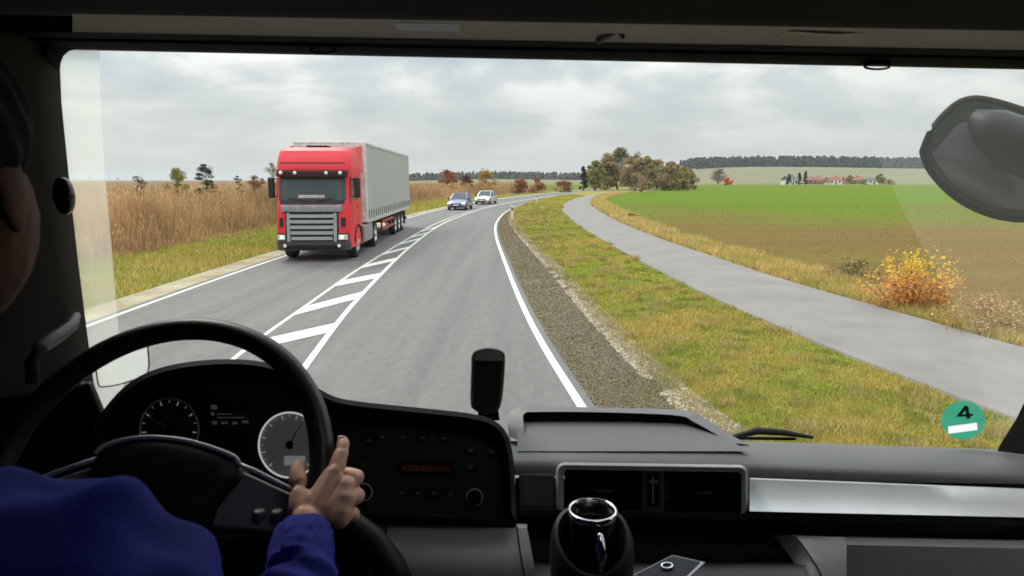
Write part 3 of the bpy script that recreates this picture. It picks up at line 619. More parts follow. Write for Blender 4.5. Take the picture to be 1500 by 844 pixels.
for x in (-.95, -.5, .5, .95): MB().lathe([(.001, -.04), (.045, -.03), (.06, 0), (.055, .06)], (x, y0(2.85)-.16, 2.86), 'y', 14).build('marker_lamp', lampg, lo)
patch(-1.05, 1.05, 3.17, 3.20, .012, nx=16).build('roof_seam', blackm, lo)
MB().box(-.35, .35, 1.2, 1.7, 3.70, 3.78).build('roof_hatch', blackm, lo)
# roof deflector flank panels
for s in (-1, 1):
    MB().hexa([(s*1.06, 1.0, 3.64), (s*1.235, 1.9, 3.0), (s*1.235, 2.62, 2.9), (s*1.235, 2.62, 3.86)], [(s*1.03, 1.0, 3.64), (s*1.20, 1.9, 3.0), (s*1.20, 2.62, 2.9), (s*1.20, 2.62, 3.86)]).build('side_deflector', redp, lo)
# grille
patch(-.86, .86, .62, 1.80, .012).build('grille_opening', blackm, lo)
gz = [(.72, .80), (.90, .98), (1.08, 1.16), (1.26, 1.34), (1.44, 1.52)]
for i, (a, b) in enumerate(gz):
    wdt = .66+.05*i*.5
    patch(-wdt, wdt, a-.012, b+.012, .075, th=.07).build('grille_slat', slatm, lo)
patch(-.98, .98, 1.62, 1.84, .07, th=.06).build('grille_top_panel', mat('grille_top', (.22, .23, .24), .4, .3), lo)
for s in (-1, 1): patch(s*.70, s*.80, .64, 1.58, .05, nx=3, th=.05).build('grille_side', slatm, lo)
patch(-1.19, 1.19, .36, .66, .10, th=.10, nx=22).build('bumper', darkp, lo)
patch(-.85, .85, .40, .52, .12, th=.05).build('lower_intake', blackm, lo)
for s in (-1, 1):
    a, b = sorted((s*.80, s*1.16)); patch(a, b, .68, .92, .05, nx=8, th=.06).build('headlamp_housing', blackm, lo)
    patch(*sorted((s*.86, s*1.13)), .71, .88, .085, nx=8, th=.05).build('headlight', mat('headlamp_cover', (.62, .62, .56), .15), lo); MB().lathe([(.001, -.03), (.045, -.025), (.055, 0)], (s*.96, yf(.96, .8)-.10, .80), 'y', 16).build('headlamp_bulb', lampm, lo)
    MB().lathe([(.001, -.03), (.05, -.02), (.06, 0)], (s*.87, yf(.87, .56)-.10, .52), 'y', 12).build('fog_lamp', lampg, lo)
    a, b = sorted((s*.93, s*1.08)); patch(a, b, 1.12, 1.42, .012, nx=4, th=.03).build('air_slot', blackm, lo)
    # mirrors
    MB().box(*sorted((s*1.30, s*1.50)), .52, .66, 2.05, 2.72).build('mirror_housing', blackm, lo, bevel=.05)
    for z_ in (2.66, 2.1): MB().tube([(s*1.2, .6, z_), (s*1.4, .58, z_+.02)], .025, 6).build('mirror_arm', blackm, lo)
    # side window and door lines
    mb = MB(); X = s*(W2+.004)
    mb.hexa([(X, .62, 1.98), (X, 1.45, 1.95), (X, 1.45, 2.66), (X, .74, 2.66)], [(X-s*.03, .62, 1.98), (X-s*.03, 1.45, 1.95), (X-s*.03, 1.45, 2.66), (X-s*.03, .74, 2.66)]); mb.build('side_window', wsm, lo)
    for ya, zb in ((1.52, 2.9), (.50, 1.9)): MB().box(*sorted((X, X-s*.02)), ya, ya+.015, 1.0, zb).build('door_seam', blackm, lo)
    MB().box(*sorted((X+s*.03, X-s*.01)), 1.30, 1.45, 1.72, 1.76).build('door_handle', blackm, lo, bevel=.006)
    # fenders
    arc_ = [(1.38+.62*math.cos(t), .52+.62*math.sin(t)) for t in np.linspace(0.05, math.pi-.05, 12)]
    mb = MB(); mb.grid([[Vector((s*1.26, y, z)) for y, z in arc_], [Vector((s*.85, y, z)) for y, z in arc_]]).build('wheel_arch', blackm, lo, solid=.03)
    MB().box(*sorted((s*1.245, s*.9)), 2.05, 2.3, .36, 1.02).build('cab_step', darkp, lo, bevel=.02)
    MB().box(*sorted((s*1.24, s*.75)), 2.45, 4.25, .38, 1.02).build('side_tank', tankm, lo, bevel=.06)
    MB().box(*sorted((s*1.22, s*.62)), 4.5, 5.75, 1.08, 1.14).build('mudguard', blackm, lo, bevel=.02)
def wheel(x, y, r=.51, dual=False, steer=False):
    o = bpy.data.objects.new('wheel', None); link(o, lo); o.location = (x, y, r); s = 1 if x > 0 else -1
    wd = .31 if not dual else .58; i0 = -s*wd; prof = [(r*.62, i0), (r*.93, i0), (r, i0*.88), (r, -s*.04), (r*.94, 0), (r*.60, -s*.004)]
    MB().lathe(prof, (0, 0, 0), 'x', 28).build('tyre', tyre, o, auto=40)
    pr = [(r*.60, -s*.006), (r*.56, s*.0), (r*.52, -s*.05), (r*.3, -s*(.11 if not steer else .02)), (r*.22, s*.03), (.001, s*.035)]
    MB().lathe(pr, (0, 0, 0), 'x', 24).build('rim', rim, o, auto=40)
for x in (-1.2, 1.2):
    wheel(x, 1.38, steer=True); wheel(x, 5.1, dual=True)
    for y in (11.0, 12.3, 13.6): wheel(x, y)
MB().box(-.42, .42, .5, 6.0, .75, 1.02).box(-.30, .30, .9, 2.2, .45, .7).build('chassis', darkp, lo)
# trailer
T0, T1 = 2.95, 16.4
MB().box(-1.26, 1.26, T0+.04, T1, 1.22, 3.90).build('trailer_body', curt, lo)
MB().box(-1.285, 1.285, T0, T1+.02, 3.90, 4.0).build('roof_rail', alum, lo, bevel=.015)
MB().box(-1.285, 1.285, T0-.02, T0+.16, 1.10, 3.90).build('front_bulkhead', mat('white_bulkhead', (.62, .63, .60), .5), lo, bevel=.02)
MB().box(-1.28, 1.28, T1-.02, T1+.06, 1.10, 3.90).build('rear_frame', alum, lo)
MB().box(-1.275, 1.275, T0+.1, T1, 1.06, 1.22).build('side_raive'.replace('raive', 'rail'), alum, lo)
for s in (-1, 1):
    for i in range(25):
        y = T0+.45+i*.54; MB().box(*sorted((s*1.262, s*1.278)), y-.025, y+.025, 1.16, 1.52).build('strap', blackm, lo)
    mb = MB()
    for z in (.55, .88): mb.box(*sorted((s*1.16, s*1.22)), 6.9, 10.2, z-.05, z+.06)
    mb.build('side_guard', redch, lo, bevel=.01); mb = MB()
    for y in (7.2, 8.6, 9.9): mb.box(*sorted((s*1.08, s*1.15)), y-.04, y+.04, .5, 1.06)
    mb.build('guard_bracket', redch, lo)
    MB().box(*sorted((s*.7, s*.85)), 6.3, 6.5, .25, 1.06).build('landing_leg', darkp, lo)
    MB().box(*sorted((s*1.22, s*.9)), 14.6, 14.64, .3, 1.0).build('mudflap', matt, lo)
MB().box(-.5, -.38, 3.2, 16.2, .82, 1.06).box(.38, .5, 3.2, 16.2, .82, 1.06).box(-.9, .9, 10.5, 14.2, .6, .72).build('trailer_frame', redch, lo)
MB().box(-1.1, 1.1, 16.2, 16.3, .45, .6).build('rear_bumper', darkp, lo)

# ================= CARS =================
def car(loc, rz, paint, lab, L_=4.3, W_=1.75, Ht=1.45, name='parked_car', hatch=True):
    o = empty('car', loc, rz, label=lab, cat='car', group='oncoming cars following the lorry'); w = W_/2
    st = [(.0, .30, .52, .74), (.08, .22, .62, .86), (.5, .2, .76, .95), (1.05, .2, .88, 1.0), (1.25, .2, .92, 1.0), (2.9, .2, .95, 1.0), (3.7, .22, .98, .98), (4.15, .25, .95, .92), (4.3, .35, .80, .82)]
    rows = []
    for y, zb, zt, k in st:
        ww = w*k; y_ = y*L_/4.3; rows.append([Vector((x, y_, z)) for x, z in ((-ww*.86, zb), (-ww*.98, zb+.12), (-ww, zb+(zt-zb)*.55), (-ww*.93, zt-.05), (-ww*.72, zt), (0, zt+.03), (ww*.72, zt), (ww*.93, zt-.05), (ww, zb+(zt-zb)*.55), (ww*.98, zb+.12), (ww*.86, zb))])
    mb = MB(); mb.grid(rows, True); mb.disc(rows[0]); mb.disc(rows[-1]); mb.build('body', paint, o, auto=50)
    # greenhouse: glass block with roof on top
    g = [(1.12, .93, .80, .88), (1.95, Ht-.07, .64, .66), (3.1, Ht-.05, .66, .70), (4.0, .97, .80, .86)]
    def sec(y, z, k): return [Vector((-w*k, y, z)), Vector((w*k, y, z))]
    b0 = [Vector((-w*.88, 1.15, .9)), Vector((w*.88, 1.15, .9)), Vector((w*.88, 4.05, .94)), Vector((-w*.88, 4.05, .94))]
    t0 = [Vector((-w*.68, 1.98, Ht-.05)), Vector((w*.68, 1.98, Ht-.05)), Vector((w*.70, 3.25, Ht-.06)), Vector((-w*.70, 3.25, Ht-.06))]
    MB().hexa(b0, t0).build('cabin_glass', wsm, o)
    MB().hexa([p+Vector((0, 0, -.03)) for p in t0], [Vector((p.x*.86, p.y*.98+.05, Ht+.02)) for p in t0]).build('roof', paint, o, bevel=.03)
    mb = MB()
    for i in range(4): mb.tube([b0[i], t0[i]], .035, 6)
    for s in (-1, 1): mb.tube([(s*w*.885, 2.55, .94), (s*w*.695, 2.55, Ht-.04)], .03, 6)
    mb.build('pillar', paint, o)
    MB().box(-.42*w*1.3, .42*w*1.3, -.02, .06, .48, .60).build('grille', blackm, o); MB().box(-.6*w, .6*w, -.015, .06, .27, .40).build('lower_intake', blackm, o)
    MB().box(-.26, .26, -.035, .0, .40, .51).build('number_plate', wallw, o)
    for s in (-1, 1):
        MB().hexa([(s*w*.52, .00, .50), (s*w*.88, .14, .54), (s*w*.90, .22, .70), (s*w*.56, .05, .64)], [(s*w*.52, .1, .50), (s*w*.8, .24, .54), (s*w*.8, .32, .70), (s*w*.56, .15, .64)]).build('headlight', lampm, o)
        MB().box(*sorted((s*w*.92, s*(w+.17))), 1.28, 1.40, .92, 1.05).build('wing_mirror', blackm, o, bevel=.03)
        for y in (.82, 3.45):
            h = bpy.data.objects.new('wheel', None); link(h, o); h.location = (s*(w-.01), y, .31)
            MB().lathe([(.19, -s*.2), (.3, -s*.2), (.31, -s*.17), (.31, -s*.03), (.29, 0), (.19, 0)], (0, 0, 0), 'x', 20).build('tyre', tyre, h, auto=40)
            MB().lathe([(.19, -s*.01), (.17, -s*.03), (.05, s*.0), (.001, s*.002)], (0, 0, 0), 'x', 16).build('rim', rim, h, auto=40)
    return o
navy = mat('steel_blue_paint', (.20, .22, .34), .25, .5, coat=.6, var=.05); silv = mat('light_silver_paint', (.62, .62, .60), .28, .5, coat=.5, var=.05)
c1 = G(668, 308.5); c2 = G(705, 300)
car((c1.x, c1.y, .02), R(-6), navy, 'blue grey car behind the lorry with its headlights on, nearer of the two')
car((c2.x, c2.y, .02), R(-12), silv, 'light silver car, farther of the two oncoming cars')
# ================= OWN CAB =================
cabin = empty('truck_cab', (0, .6, 1.0), label='dark interior of the truck cab around the camera, with dashboard, windscreen and steering wheel', cat='truck cab')
CM = cabin
def fin(o):     # parts are modelled in world coordinates
    o.matrix_parent_inverse = Matrix.Translation(cabin.location).inverted(); return o
def part(mb, name, m, **k): return fin(mb.build(name, m, cabin, **k))
def sub(mb, name, m, par, **k): return mb.build(name, m, par, **k)
GT, GBt = 1.36, 1.56
def gy(px, py):   # glass depth: raked and curved round towards the sides
    t = (py-72)/(650-72); Y = GT+(GBt-GT)*t; x = (px-790)/FPX*Y; return Y-.07*x*x
def GL(px, py, off=0): return P(px, py, gy(px, py)+off)
def edge_top(px): return 71+(px-90)*.0205+ (0 if px > 130 else 0)
def pillar_x(py): return 88+(py-75)*.092
rows = []
for t in np.linspace(0, 1, 14):
    row = []
    for s in np.linspace(0, 1, 24):
        px = 60+s*1560; py0 = edge_top(px)-14; py = py0+(735-py0)*t; row.append(GL(px, py))
    rows.append(row)
wsn = part(MB().grid(rows), 'windscreen', M['glass'], smooth=True)
# pale film along both sides, painted in for reflections in the glass
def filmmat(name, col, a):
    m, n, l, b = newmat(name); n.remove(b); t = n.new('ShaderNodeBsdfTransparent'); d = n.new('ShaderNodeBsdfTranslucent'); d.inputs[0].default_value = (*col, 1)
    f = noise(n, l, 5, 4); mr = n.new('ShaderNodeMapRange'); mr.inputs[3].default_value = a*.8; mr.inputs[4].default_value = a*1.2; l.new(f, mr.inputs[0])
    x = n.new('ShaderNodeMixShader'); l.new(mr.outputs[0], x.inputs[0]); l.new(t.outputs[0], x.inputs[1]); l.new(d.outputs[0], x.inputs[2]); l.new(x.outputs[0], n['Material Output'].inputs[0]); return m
def strip2(name, A, B, off, m, par, nx=6):
    rows = []
    for (ax, ay), (bx, by) in zip(A, B): rows.append([GL(ax+(bx-ax)*s, ay+(by-ay)*s, off) for s in np.linspace(0, 1, nx)])
    return sub(MB().grid(rows), name, m, par, smooth=True)
def crv(pts, n): return [tuple(v.xy) for v in arc([Vector((x, y, 0)) for x, y in pts], n)]
strip2('reflection_film', crv([(70, 60), (85, 200), (110, 400), (135, 560), (150, 640)], 20), crv([(146, 60), (150, 200), (165, 380), (177, 520), (190, 640)], 20), .004, filmmat('painted_reflection_left', (.75, .76, .66), .34), wsn)
strip2('reflection_film', crv([(1225, 80), (1290, 240), (1345, 350), (1412, 480), (1462, 655)], 20), crv([(1600, 80), (1600, 240), (1600, 350), (1600, 480), (1600, 655)], 20), .004, filmmat('painted_reflection_right', (.74, .76, .68), .06), wsn, 10)
# --- pillars ---
def prismpx(mb, outline, Y0, Y1, yf_=None):   # outline traced at its own distance, real thickness in depth
    a = [P(x, y, Y0 if yf_ is None else yf_(x, y)) for x, y in outline]; d = Vector((0, Y1-Y0, 0)); mb.hexa(a, [p+d for p in a]); return mb
pil = MB()
inner = [(80, -80), (84, 20), (88, 100), (90, 150), (97, 220), (104, 290), (114, 380), (124, 460), (137, 560), (152, 640), (170, 700)]
rows = []
for x, y in inner:
    Yg = gy(x, y); a = P(x, y, Yg-.01); rows.append([P(x, y, Yg+.02), a, a+Vector((-.012, -.05, 0)), a+Vector((-.045, -.13, 0)), a+Vector((-.09, -.22, 0)), a+Vector((-.16, -.36, 0)), a+Vector((-.3, -.36, 0)), a+Vector((-.3, .1, 0))])
part(pil.grid(rows), 'pillar', mat('dark_pillar_trim', (.016, .012, .012), .6, spec=.2, bs=500, bd=.0005), auto=60)
# upper-left rounded corner of the opening
cor = MB(); pts = [(88, 102), (89, 92), (93, 82), (101, 75), (112, 71.5)]
rows = [[P(x, y, gy(x, y)-.012) for x, y in pts], [P(x-(20+i*0), y-14-i*2, gy(x, y)-.05) for i, (x, y) in enumerate(pts)]]
part(MB().grid([[P(x, y, gy(x, y)+.01) for x, y in pts]]+rows), 'corner_trim', M['black'], auto=60)
# right pillar
rows = []
for x, y in [(1560, 60), (1555, 300), (1545, 480), (1510, 570), (1488, 615), (1463, 655), (1450, 700)]:
    Yg = gy(x, y); a = P(x, y, Yg-.01); rows.append([P(x, y, Yg+.02), a, a+Vector((.03, -.06, 0)), a+Vector((.08, -.16, 0)), a+Vector((.22, -.30, 0)), a+Vector((.3, .1, 0))])
part(MB().grid(rows), 'pillar', M['plastic'], auto=60)
# --- header over the windscreen: black seal, brown grey lining strip, roof shelf ---
def hy(px, y0_, sl=.0195): return y0_+(px-85)*sl
PX = list(np.linspace(-40, 1640, 24))
def hrow(y0_, dY, sl=.0195): return [P(px, hy(px, y0_, sl), gy(px, 75)+dY) for px in PX]
part(MB().grid([hrow(73, .02, .0205), hrow(71, -.005, .0205), hrow(69, -.03, .0203), hrow(60, -.06), hrow(56, -.062), hrow(54, -.075), hrow(47.5, -.10), hrow(40, -.098)]), 'header_seal', M['black'], auto=50)
part(MB().grid([[P(px, hy(px, y_), gy(px, 75)+.03) for px in np.linspace(-120, 1700, 10)] for y_ in (69, 20, -90)]), 'header_panel', M['black'])
lin = MB().grid([[P(px, hy(px, 47, .0190), gy(px, 75)-.10) for px in PX if px > 60], [P(px, hy(px, 44, .0188), gy(px, 75)-.108) for px in PX if px > 60], [P(px, hy(px, 28, .0185), gy(px, 75)-.20) for px in PX if px > 60], [P(px, hy(px, 22, .0180), gy(px, 75)-.25) for px in PX if px > 60], [P(px, hy(px, 20, .018), gy(px, 75)-.27) for px in PX if px > 60]])
part(lin, 'header_lining', M['fabricroof'], auto=50)
part(MB().grid([hrow(23, -.24, .0178), hrow(17, -.29, .0178), hrow(10, -.31), hrow(-40, -.42), hrow(-120, -.6)]), 'overhead_shelf', M['black'], auto=50)
# catch and lamp on the header
def plate(mb, outline, Y, th): 
    a = [P(x, y, Y) for x, y in outline]; mb.hexa(a, [p+Vector((0, th, 0)) for p in a]); return mb
lt = part(plate(MB(), [(566, -10), (680, -10), (679, 26), (672, 36), (572, 34), (567, 24)], 1.13, .06), 'shelf_latch', mat('latch_grey', (.07, .06, .062), .4), bevel=.006)
sub(plate(MB(), [(570, 26), (676, 26), (670, 35), (575, 34)], 1.122, .01), 'latch_lip', M['satin'], lt, bevel=.002)
sub(plate(MB(), [(608, 24), (630, 24), (620, 30)], 1.116, .005), 'latch_notch', M['black'], lt)
lm = part(plate(MB(), [(1195, -12), (1330, -12), (1312, 34), (1280, 47), (1210, 44), (1150, 44), (1190, 32)], 1.12, .05), 'reading_lamp', mat('lamp_housing_grey', (.045, .038, .038), .4), bevel=.006)
sub(plate(MB(), [(1152, 46), (1200, 37), (1300, 37), (1280, 48), (1225, 51)], 1.112, .008), 'lamp_lens', mat('lamp_lens_grey', (.30, .28, .25), .35), lm, bevel=.002)
part(MB().tube([P(876, 60, 1.22), P(893, 50, 1.20), P(914, 38, 1.19)], [.006, .007, .004], 8).tube([P(905, 46, 1.195), P(913, 56, 1.2)], .004, 6), 'visor_lever', mat('lever_brown', (.11, .08, .07), .4))
for (cx, cy) in ((473, 73), (1285, 97)):
    Y = gy(cx, cy)-.05
    lp = [P(cx+19*math.cos(t) if abs(math.cos(t)) > .5 else cx+19*math.cos(t), cy+4.5*math.sin(t), Y) for t in np.linspace(0, 2*math.pi, 21)[:-1]]
    part(MB().tube(lp, .0022, 6, closed=True).box(*(P(cx-18, cy, Y).x, P(cx+18, cy, Y).x), Y, Y+.03, P(cx, cy-4, Y).z, P(cx, cy-22, Y).z), 'visor_hook', M['black'])
# --- shell: roof, floor, back wall, sides (right side has a window) ---
shell = mat('cab_lining_dark', (.010, .008, .008), .95, spec=.1)
part(MB().box(-1.35, 1.45, -1.3, .12, 3.32, 3.37).box(-1.35, .15, .12, .75, 3.32, 3.37).box(.75, 1.45, .12, .75, 3.32, 3.37).box(-1.35, 1.45, .75, 1.05, 3.32, 3.37).box(-1.35, 1.45, 1.03, 1.34, 2.99, 3.37), 'roof', shell)
part(MB().box(.14, .76, .11, .76, 3.375, 3.382), 'roof_hatch', M['sideglass'])  # unseen hatch, added to let skylight onto console, hand and lower panels
part(MB().box(-1.35, 1.45, -1.35, -1.3, 1.0, 3.37), 'back_wall', shell)
part(MB().box(-1.35, 1.45, -1.3, 1.75, .93, 1.0), 'floor', M['rubber'])
part(MB().box(-1.35, 1.45, 1.66, 1.70, 1.0, 1.82), 'front_bulkhead', M['black'])
part(MB().box(-1.35, -1.22, -1.3, .1, 1.0, 3.37).box(-1.35, -1.22, .1, 1.42, 1.0, 3.37), 'side_wall', shell)
part(MB().box(1.32, 1.45, -1.3, .2, 1.0, 3.37).box(1.32, 1.45, .2, 1.42, 1.0, 2.02).box(1.32, 1.45, .2, 1.42, 2.86, 3.37).box(1.32, 1.45, .2, .72, 2.0, 2.9), 'side_wall', shell)
part(MB().box(1.36, 1.37, .2, 1.36, 2.02, 2.86), 'side_window', M['sideglass'])
part(MB().box(-.85, -.20, .0, .20, 1.5, 2.45), 'seat_backrest', mat('dark_seat_fabric', (.03, .03, .035), .9), bevel=.05)
part(MB().box(-.85, -.20, .15, .78, 1.35, 1.52), 'seat_cushion', mat('dark_seat_fabric_cushion', (.03, .03, .035), .9), bevel=.05)
part(MB().box(-.7, -.35, .2, .7, 1.0, 1.36), 'seat_base', M['black'])
# pillar fittings
part(MB().lathe([(.0, -.014), (.012, -.013), (.018, -.004), (.018, .006), (.0, .01)], tuple(P(93, 287, 1.22)), 'y', 20, Matrix.Diagonal((1, 1, 1.9))), 'pillar_knob', M['gloss'], smooth=True)
part(MB().tube([P(48, 560, 1.12), P(47, 530, 1.12), P(60, 508, 1.13), P(85, 492, 1.17), P(106, 476, 1.22), P(112, 462, 1.25)], [.011, .012, .013, .013, .011, .008], 10), 'grab_handle', M['plasticg'], smooth=True)
part(prismpx(MB(), [(-60, 590), (60, 575), (118, 560), (150, 625), (150, 700), (100, 820), (-60, 820)], 1.22, 1.25), 'left_dash', M['plastic'], bevel=.02)
part(prismpx(MB(), [(113, 566), (128, 560), (152, 618), (136, 632), (120, 600)], 1.20, 1.22), 'corner_vent', M['plastic'], bevel=.008)
# --- instrument binnacle and centre panel ---
FACE = Plane(P(425, 650, 1.17), (.10, -.86, .46))
outl = crv([(122, 662), (135, 628), (155, 596), (185, 564), (222, 543), (270, 531), (330, 526), (385, 530), (430, 545), (462, 566), (490, 581), (525, 588), (580, 594), (640, 600), (690, 606), (722, 615), (742, 634), (751, 665), (755, 710), (757, 768)], 60)
full = outl+[(640, 764), (520, 758), (400, 790), (250, 800), (100, 790), (108, 720)]
def inset(poly, d):
    n = len(poly); out = []
    cx_ = sum(p[0] for p in poly)/n; cy_ = sum(p[1] for p in poly)/n
    for i, (x, y) in enumerate(poly):
        a = poly[i-1]; b = poly[(i+1) % n]; t = Vector((b[0]-a[0], b[1]-a[1])).normalized(); nx_, ny_ = -t.y, t.x
        out.append((x+nx_*d, y+ny_*d))
    return out
hood = MB()
r_front = [FACE.at(x, y, .055) for x, y in full]
ins = inset(full, 7); ins2 = inset(full, 11)
r_lip = [FACE.at(x, y, .060) for x, y in ins]; r_in = [FACE.at(x, y, .0) for x, y in ins2]
r_back = [p+Vector((0, .12, -.085)) for p in r_front]; r_back2 = [p+Vector((0, .28, -.24)) for p in r_front]
hood.grid([r_in, r_lip, r_front, r_back, r_back2], True)
binn = part(hood, 'instrument_hood', M['plastic'], auto=50)
hood2 = MB(); hood2.disc([FACE.at(x, y, .001) for x, y in ins2]); face = part(hood2, 'instrument_panel', M['gloss'])
face.data.materials[0] = mat('panel_face_black', (.010, .008, .008), .42)
def fdisc(cx, cy, r, off, th, n=36, ky=1.06):
    mb = MB(); a = [FACE.at(cx+r*math.cos(t), cy+r*ky*math.sin(t), off+th) for t in [2*math.pi*i/n for i in range(n)]]; b = [FACE.at(cx+r*math.cos(t), cy+r*ky*math.sin(t), off) for t in [2*math.pi*i/n for i in range(n)]]
    return mb.hexa(b, a)
def fring(cx, cy, r, off, tr, n=48, ky=1.06): return MB().tube([FACE.at(cx+r*math.cos(t), cy+r*ky*math.sin(t), off) for t in [2*math.pi*i/n for i in range(n)]], tr, 6, closed=True)
def frect(x0, y0_, x1, y1, off, th, sk=0.0): 
    q = [(x0, y0_), (x1, y0_+sk*(x1-x0)), (x1, y1+sk*(x1-x0)), (x0, y1)]
    return MB().hexa([FACE.at(x, y, off) for x, y in q], [FACE.at(x, y, off+th) for x, y in q])
tick = mat('dial_marking', (.72, .72, .70), .5, emit=.22); dialf = mat('dial_face_black', (.02, .02, .02), .5); dialg = mat('dial_face_backlit', (.13, .13, .13), .4, emit=.16); ringl = mat('dial_ring_backlit', (.8, .8, .8), .3, emit=.45)
def dial(cx, cy, r, facem, ringm, nt, a0, a1, needle, num=None):
    d = part(fdisc(cx, cy, r, .003, .004), 'dial', facem)
    sub(fring(cx, cy, r, .010, .0016), 'dial_ring', ringm, d, smooth=True)
    mb = MB()
    for i in range(nt):
        a = R(a0+(a1-a0)*i/(nt-1)); big = i % 2 == 0; ri = r*(.80 if big else .86); ro = r*.93; wv = 1.0 if big else .5
        c_, s_ = math.cos(a), -math.sin(a); q = [(cx+ri*c_-wv*s_*.6, cy+ri*s_*1.06+wv*c_*.6), (cx+ro*c_-wv*s_*.6, cy+ro*s_*1.06+wv*c_*.6), (cx+ro*c_+wv*s_*.6, cy+ro*s_*1.06-wv*c_*.6), (cx+ri*c_+wv*s_*.6, cy+ri*s_*1.06-wv*c_*.6)]
        mb.hexa([FACE.at(x, y, .0075) for x, y in q], [FACE.at(x, y, .0085) for x, y in q])
    sub(mb, 'dial_marks', tick, d)
    a = R(needle); sub(MB().tube([FACE.at(cx-4*math.cos(a), cy+4*math.sin(a), .012), FACE.at(cx+r*.8*math.cos(a), cy-r*.8*math.sin(a)*1.06, .012)], [.0022, .0008], 6), 'needle', mat('needle_red', (.5, .08, .04), .4), d)
    sub(fdisc(cx, cy, 6, .009, .006, 16), 'needle_cap', M['black'], d)
    return d
dial(248, 629, 43, dialf, M['silver'], 15, 225, -45, 150)
d2 = dial(424, 652, 45, dialg, ringl, 19, 225, -45, 60)
sub(frect(416, 668, 447, 682, .0085, .001), 'trip_display', mat('pale_display', (.42, .44, .42), .4, emit=.22), d2)
dd = part(frect(305, 589, 372, 629, .004, .004, .03), 'trip_computer', mat('display_surround', (.035, .035, .035), .3), bevel=.001)
sub(frect(327, 594, 362, 603, .0085, .001, .03), 'screen', mat('lcd_dark', (.02, .02, .02), .2), dd)
mb = MB()
for (x, y, w_, h_) in [(309, 593, 9, 7), (309, 604, 5, 5), (318, 606, 22, 1.6), (318, 611, 40, 1.6), (311, 617, 7, 5), (324, 618, 10, 3), (340, 618, 8, 4), (354, 616, 10, 4)]:
    q = [(x, y), (x+w_, y), (x+w_, y+h_), (x, y+h_)]; mb.hexa([FACE.at(a, b, .0085) for a, b in q], [FACE.at(a, b, .0093) for a, b in q])
sub(mb, 'display_symbols', mat('dim_symbols', (.2, .2, .19), .5, emit=.10), dd)
for (x, y) in ((533, 721), (695, 729)):
    k = part(fdisc(x, y, 11, .002, .016, 24), 'control_knob', M['black'], bevel=.001)
    sub(fring(x, y, 11.5, .013, .0016, 28), 'knob_ring', mat('knob_ring_bright', (.85, .85, .85), .4, .0), k, smooth=True)
dsp = part(frect(583, 677, 662, 695, .002, .003, .02), 'radio_display', mat('display_black', (.012, .006, .006), .2))
mb = MB()
for i in range(8):
    x = 588+i*9; q = [(x, 681), (x+8, 681), (x+8, 690), (x, 690)]; mb.hexa([FACE.at(a, b+.02*i*9, .0052) for a, b in q], [FACE.at(a, b+.02*i*9, .0058) for a, b in q])
sub(mb, 'display_segments', mat('dim_red_segments', (.14, .025, .015), .5, emit=.01), dsp)
for (x, y) in [(540, 645), (533, 680), (588, 722), (612, 722), (636, 723), (660, 724), (560, 640), (590, 640), (620, 641), (650, 642), (690, 660), (690, 685), (720, 662)]:
    bt = part(frect(x-9, y-5, x+9, y+5, .001, .004), 'button', mat('button_black', (.016, .014, .014), .35), bevel=.0008)
    sub(frect(x-2.5, y-1.2, x+2.5, y+1.2, .0052, .0005), 'button_symbol', mat('button_symbol_grey', (.15, .15, .15), .5, emit=.05), bt)
# --- grey lower panels ---
part(MB().grid([[P(x, y, Y) for x, y, Y in r_] for r_ in [
    [(505, 752, 1.20), (600, 758, 1.20), (700, 764, 1.20), (772, 768, 1.20)], [(515, 763, 1.10), (600, 767, 1.10), (700, 771, 1.10), (772, 774, 1.10)],
    [(525, 785, 1.06), (600, 800, 1.06), (700, 810, 1.06), (780, 815, 1.06)], [(540, 830, 1.03), (620, 850, 1.03), (700, 860, 1.03), (790, 868, 1.03)], [(540, 900, 1.06), (620, 930, 1.06), (700, 940, 1.06), (800, 940, 1.06)]]]), 'lower_dash_panel', M['dashg'], auto=60)
part(MB().tube([P(566, 765, 1.094), P(565, 785, 1.062), P(563, 815, 1.04), P(560, 850, 1.02)], .0016, 6), 'panel_seam', M['black'])
part(MB().tube([P(757, 772, 1.094), P(762, 810, 1.052), P(769, 850, 1.03)], .0016, 6), 'panel_seam', M['black'])
part(MB().tube([P(486, 748, 1.0), P(520, 770, 1.0), P(545, 792, 1.0), P(570, 830, .99), P(590, 880, .98)], [.012, .02, .024, .028, .03], 12), 'steering_column_stalk', M['plastic'], smooth=True)
part(prismpx(MB(), [(380, 735), (520, 745), (560, 860), (600, 1000), (200, 1000), (340, 800)], 1.08, 1.4), 'column_cover', M['plastic'], bevel=.02)
# --- dashboard right of the centre panel ---
def dcol(px, ridge): return ridge
def ridge(px): return 646+(px-1095)*.034 if px > 1095 else 646
rows = [[], [], [], [], [], [], []]
for px in np.linspace(738, 1640, 20):
    rg = ridge(px); k = (px-1097)*.0385 if px > 1097 else (px-1097)*.02
    for i, (y, Y) in enumerate([(rg+10, 1.60), (rg, 1.50), (rg+6 if px > 1090 else 654, 1.42 if px > 1090 else 1.37), (rg+20 if px > 1090 else 659, 1.35 if px > 1090 else 1.343), (672+k+7, 1.31), (684+k+5, 1.295), (703+k, 1.29)]): rows[i].append(P(px, y, Y))
part(MB().grid(rows), 'dashboard', mat('dash_top_grey', (.135, .13, .13), .5, bs=600, bd=.0006, var=.07), smooth=True)
part(MB().grid([[P(px, 700+(px-760)*.012, 1.285) for px in np.linspace(755, 1640, 12)], [P(px, 790+(px-760)*.012, 1.285) for px in np.linspace(755, 1640, 12)]]), 'dash_front', M['black'])
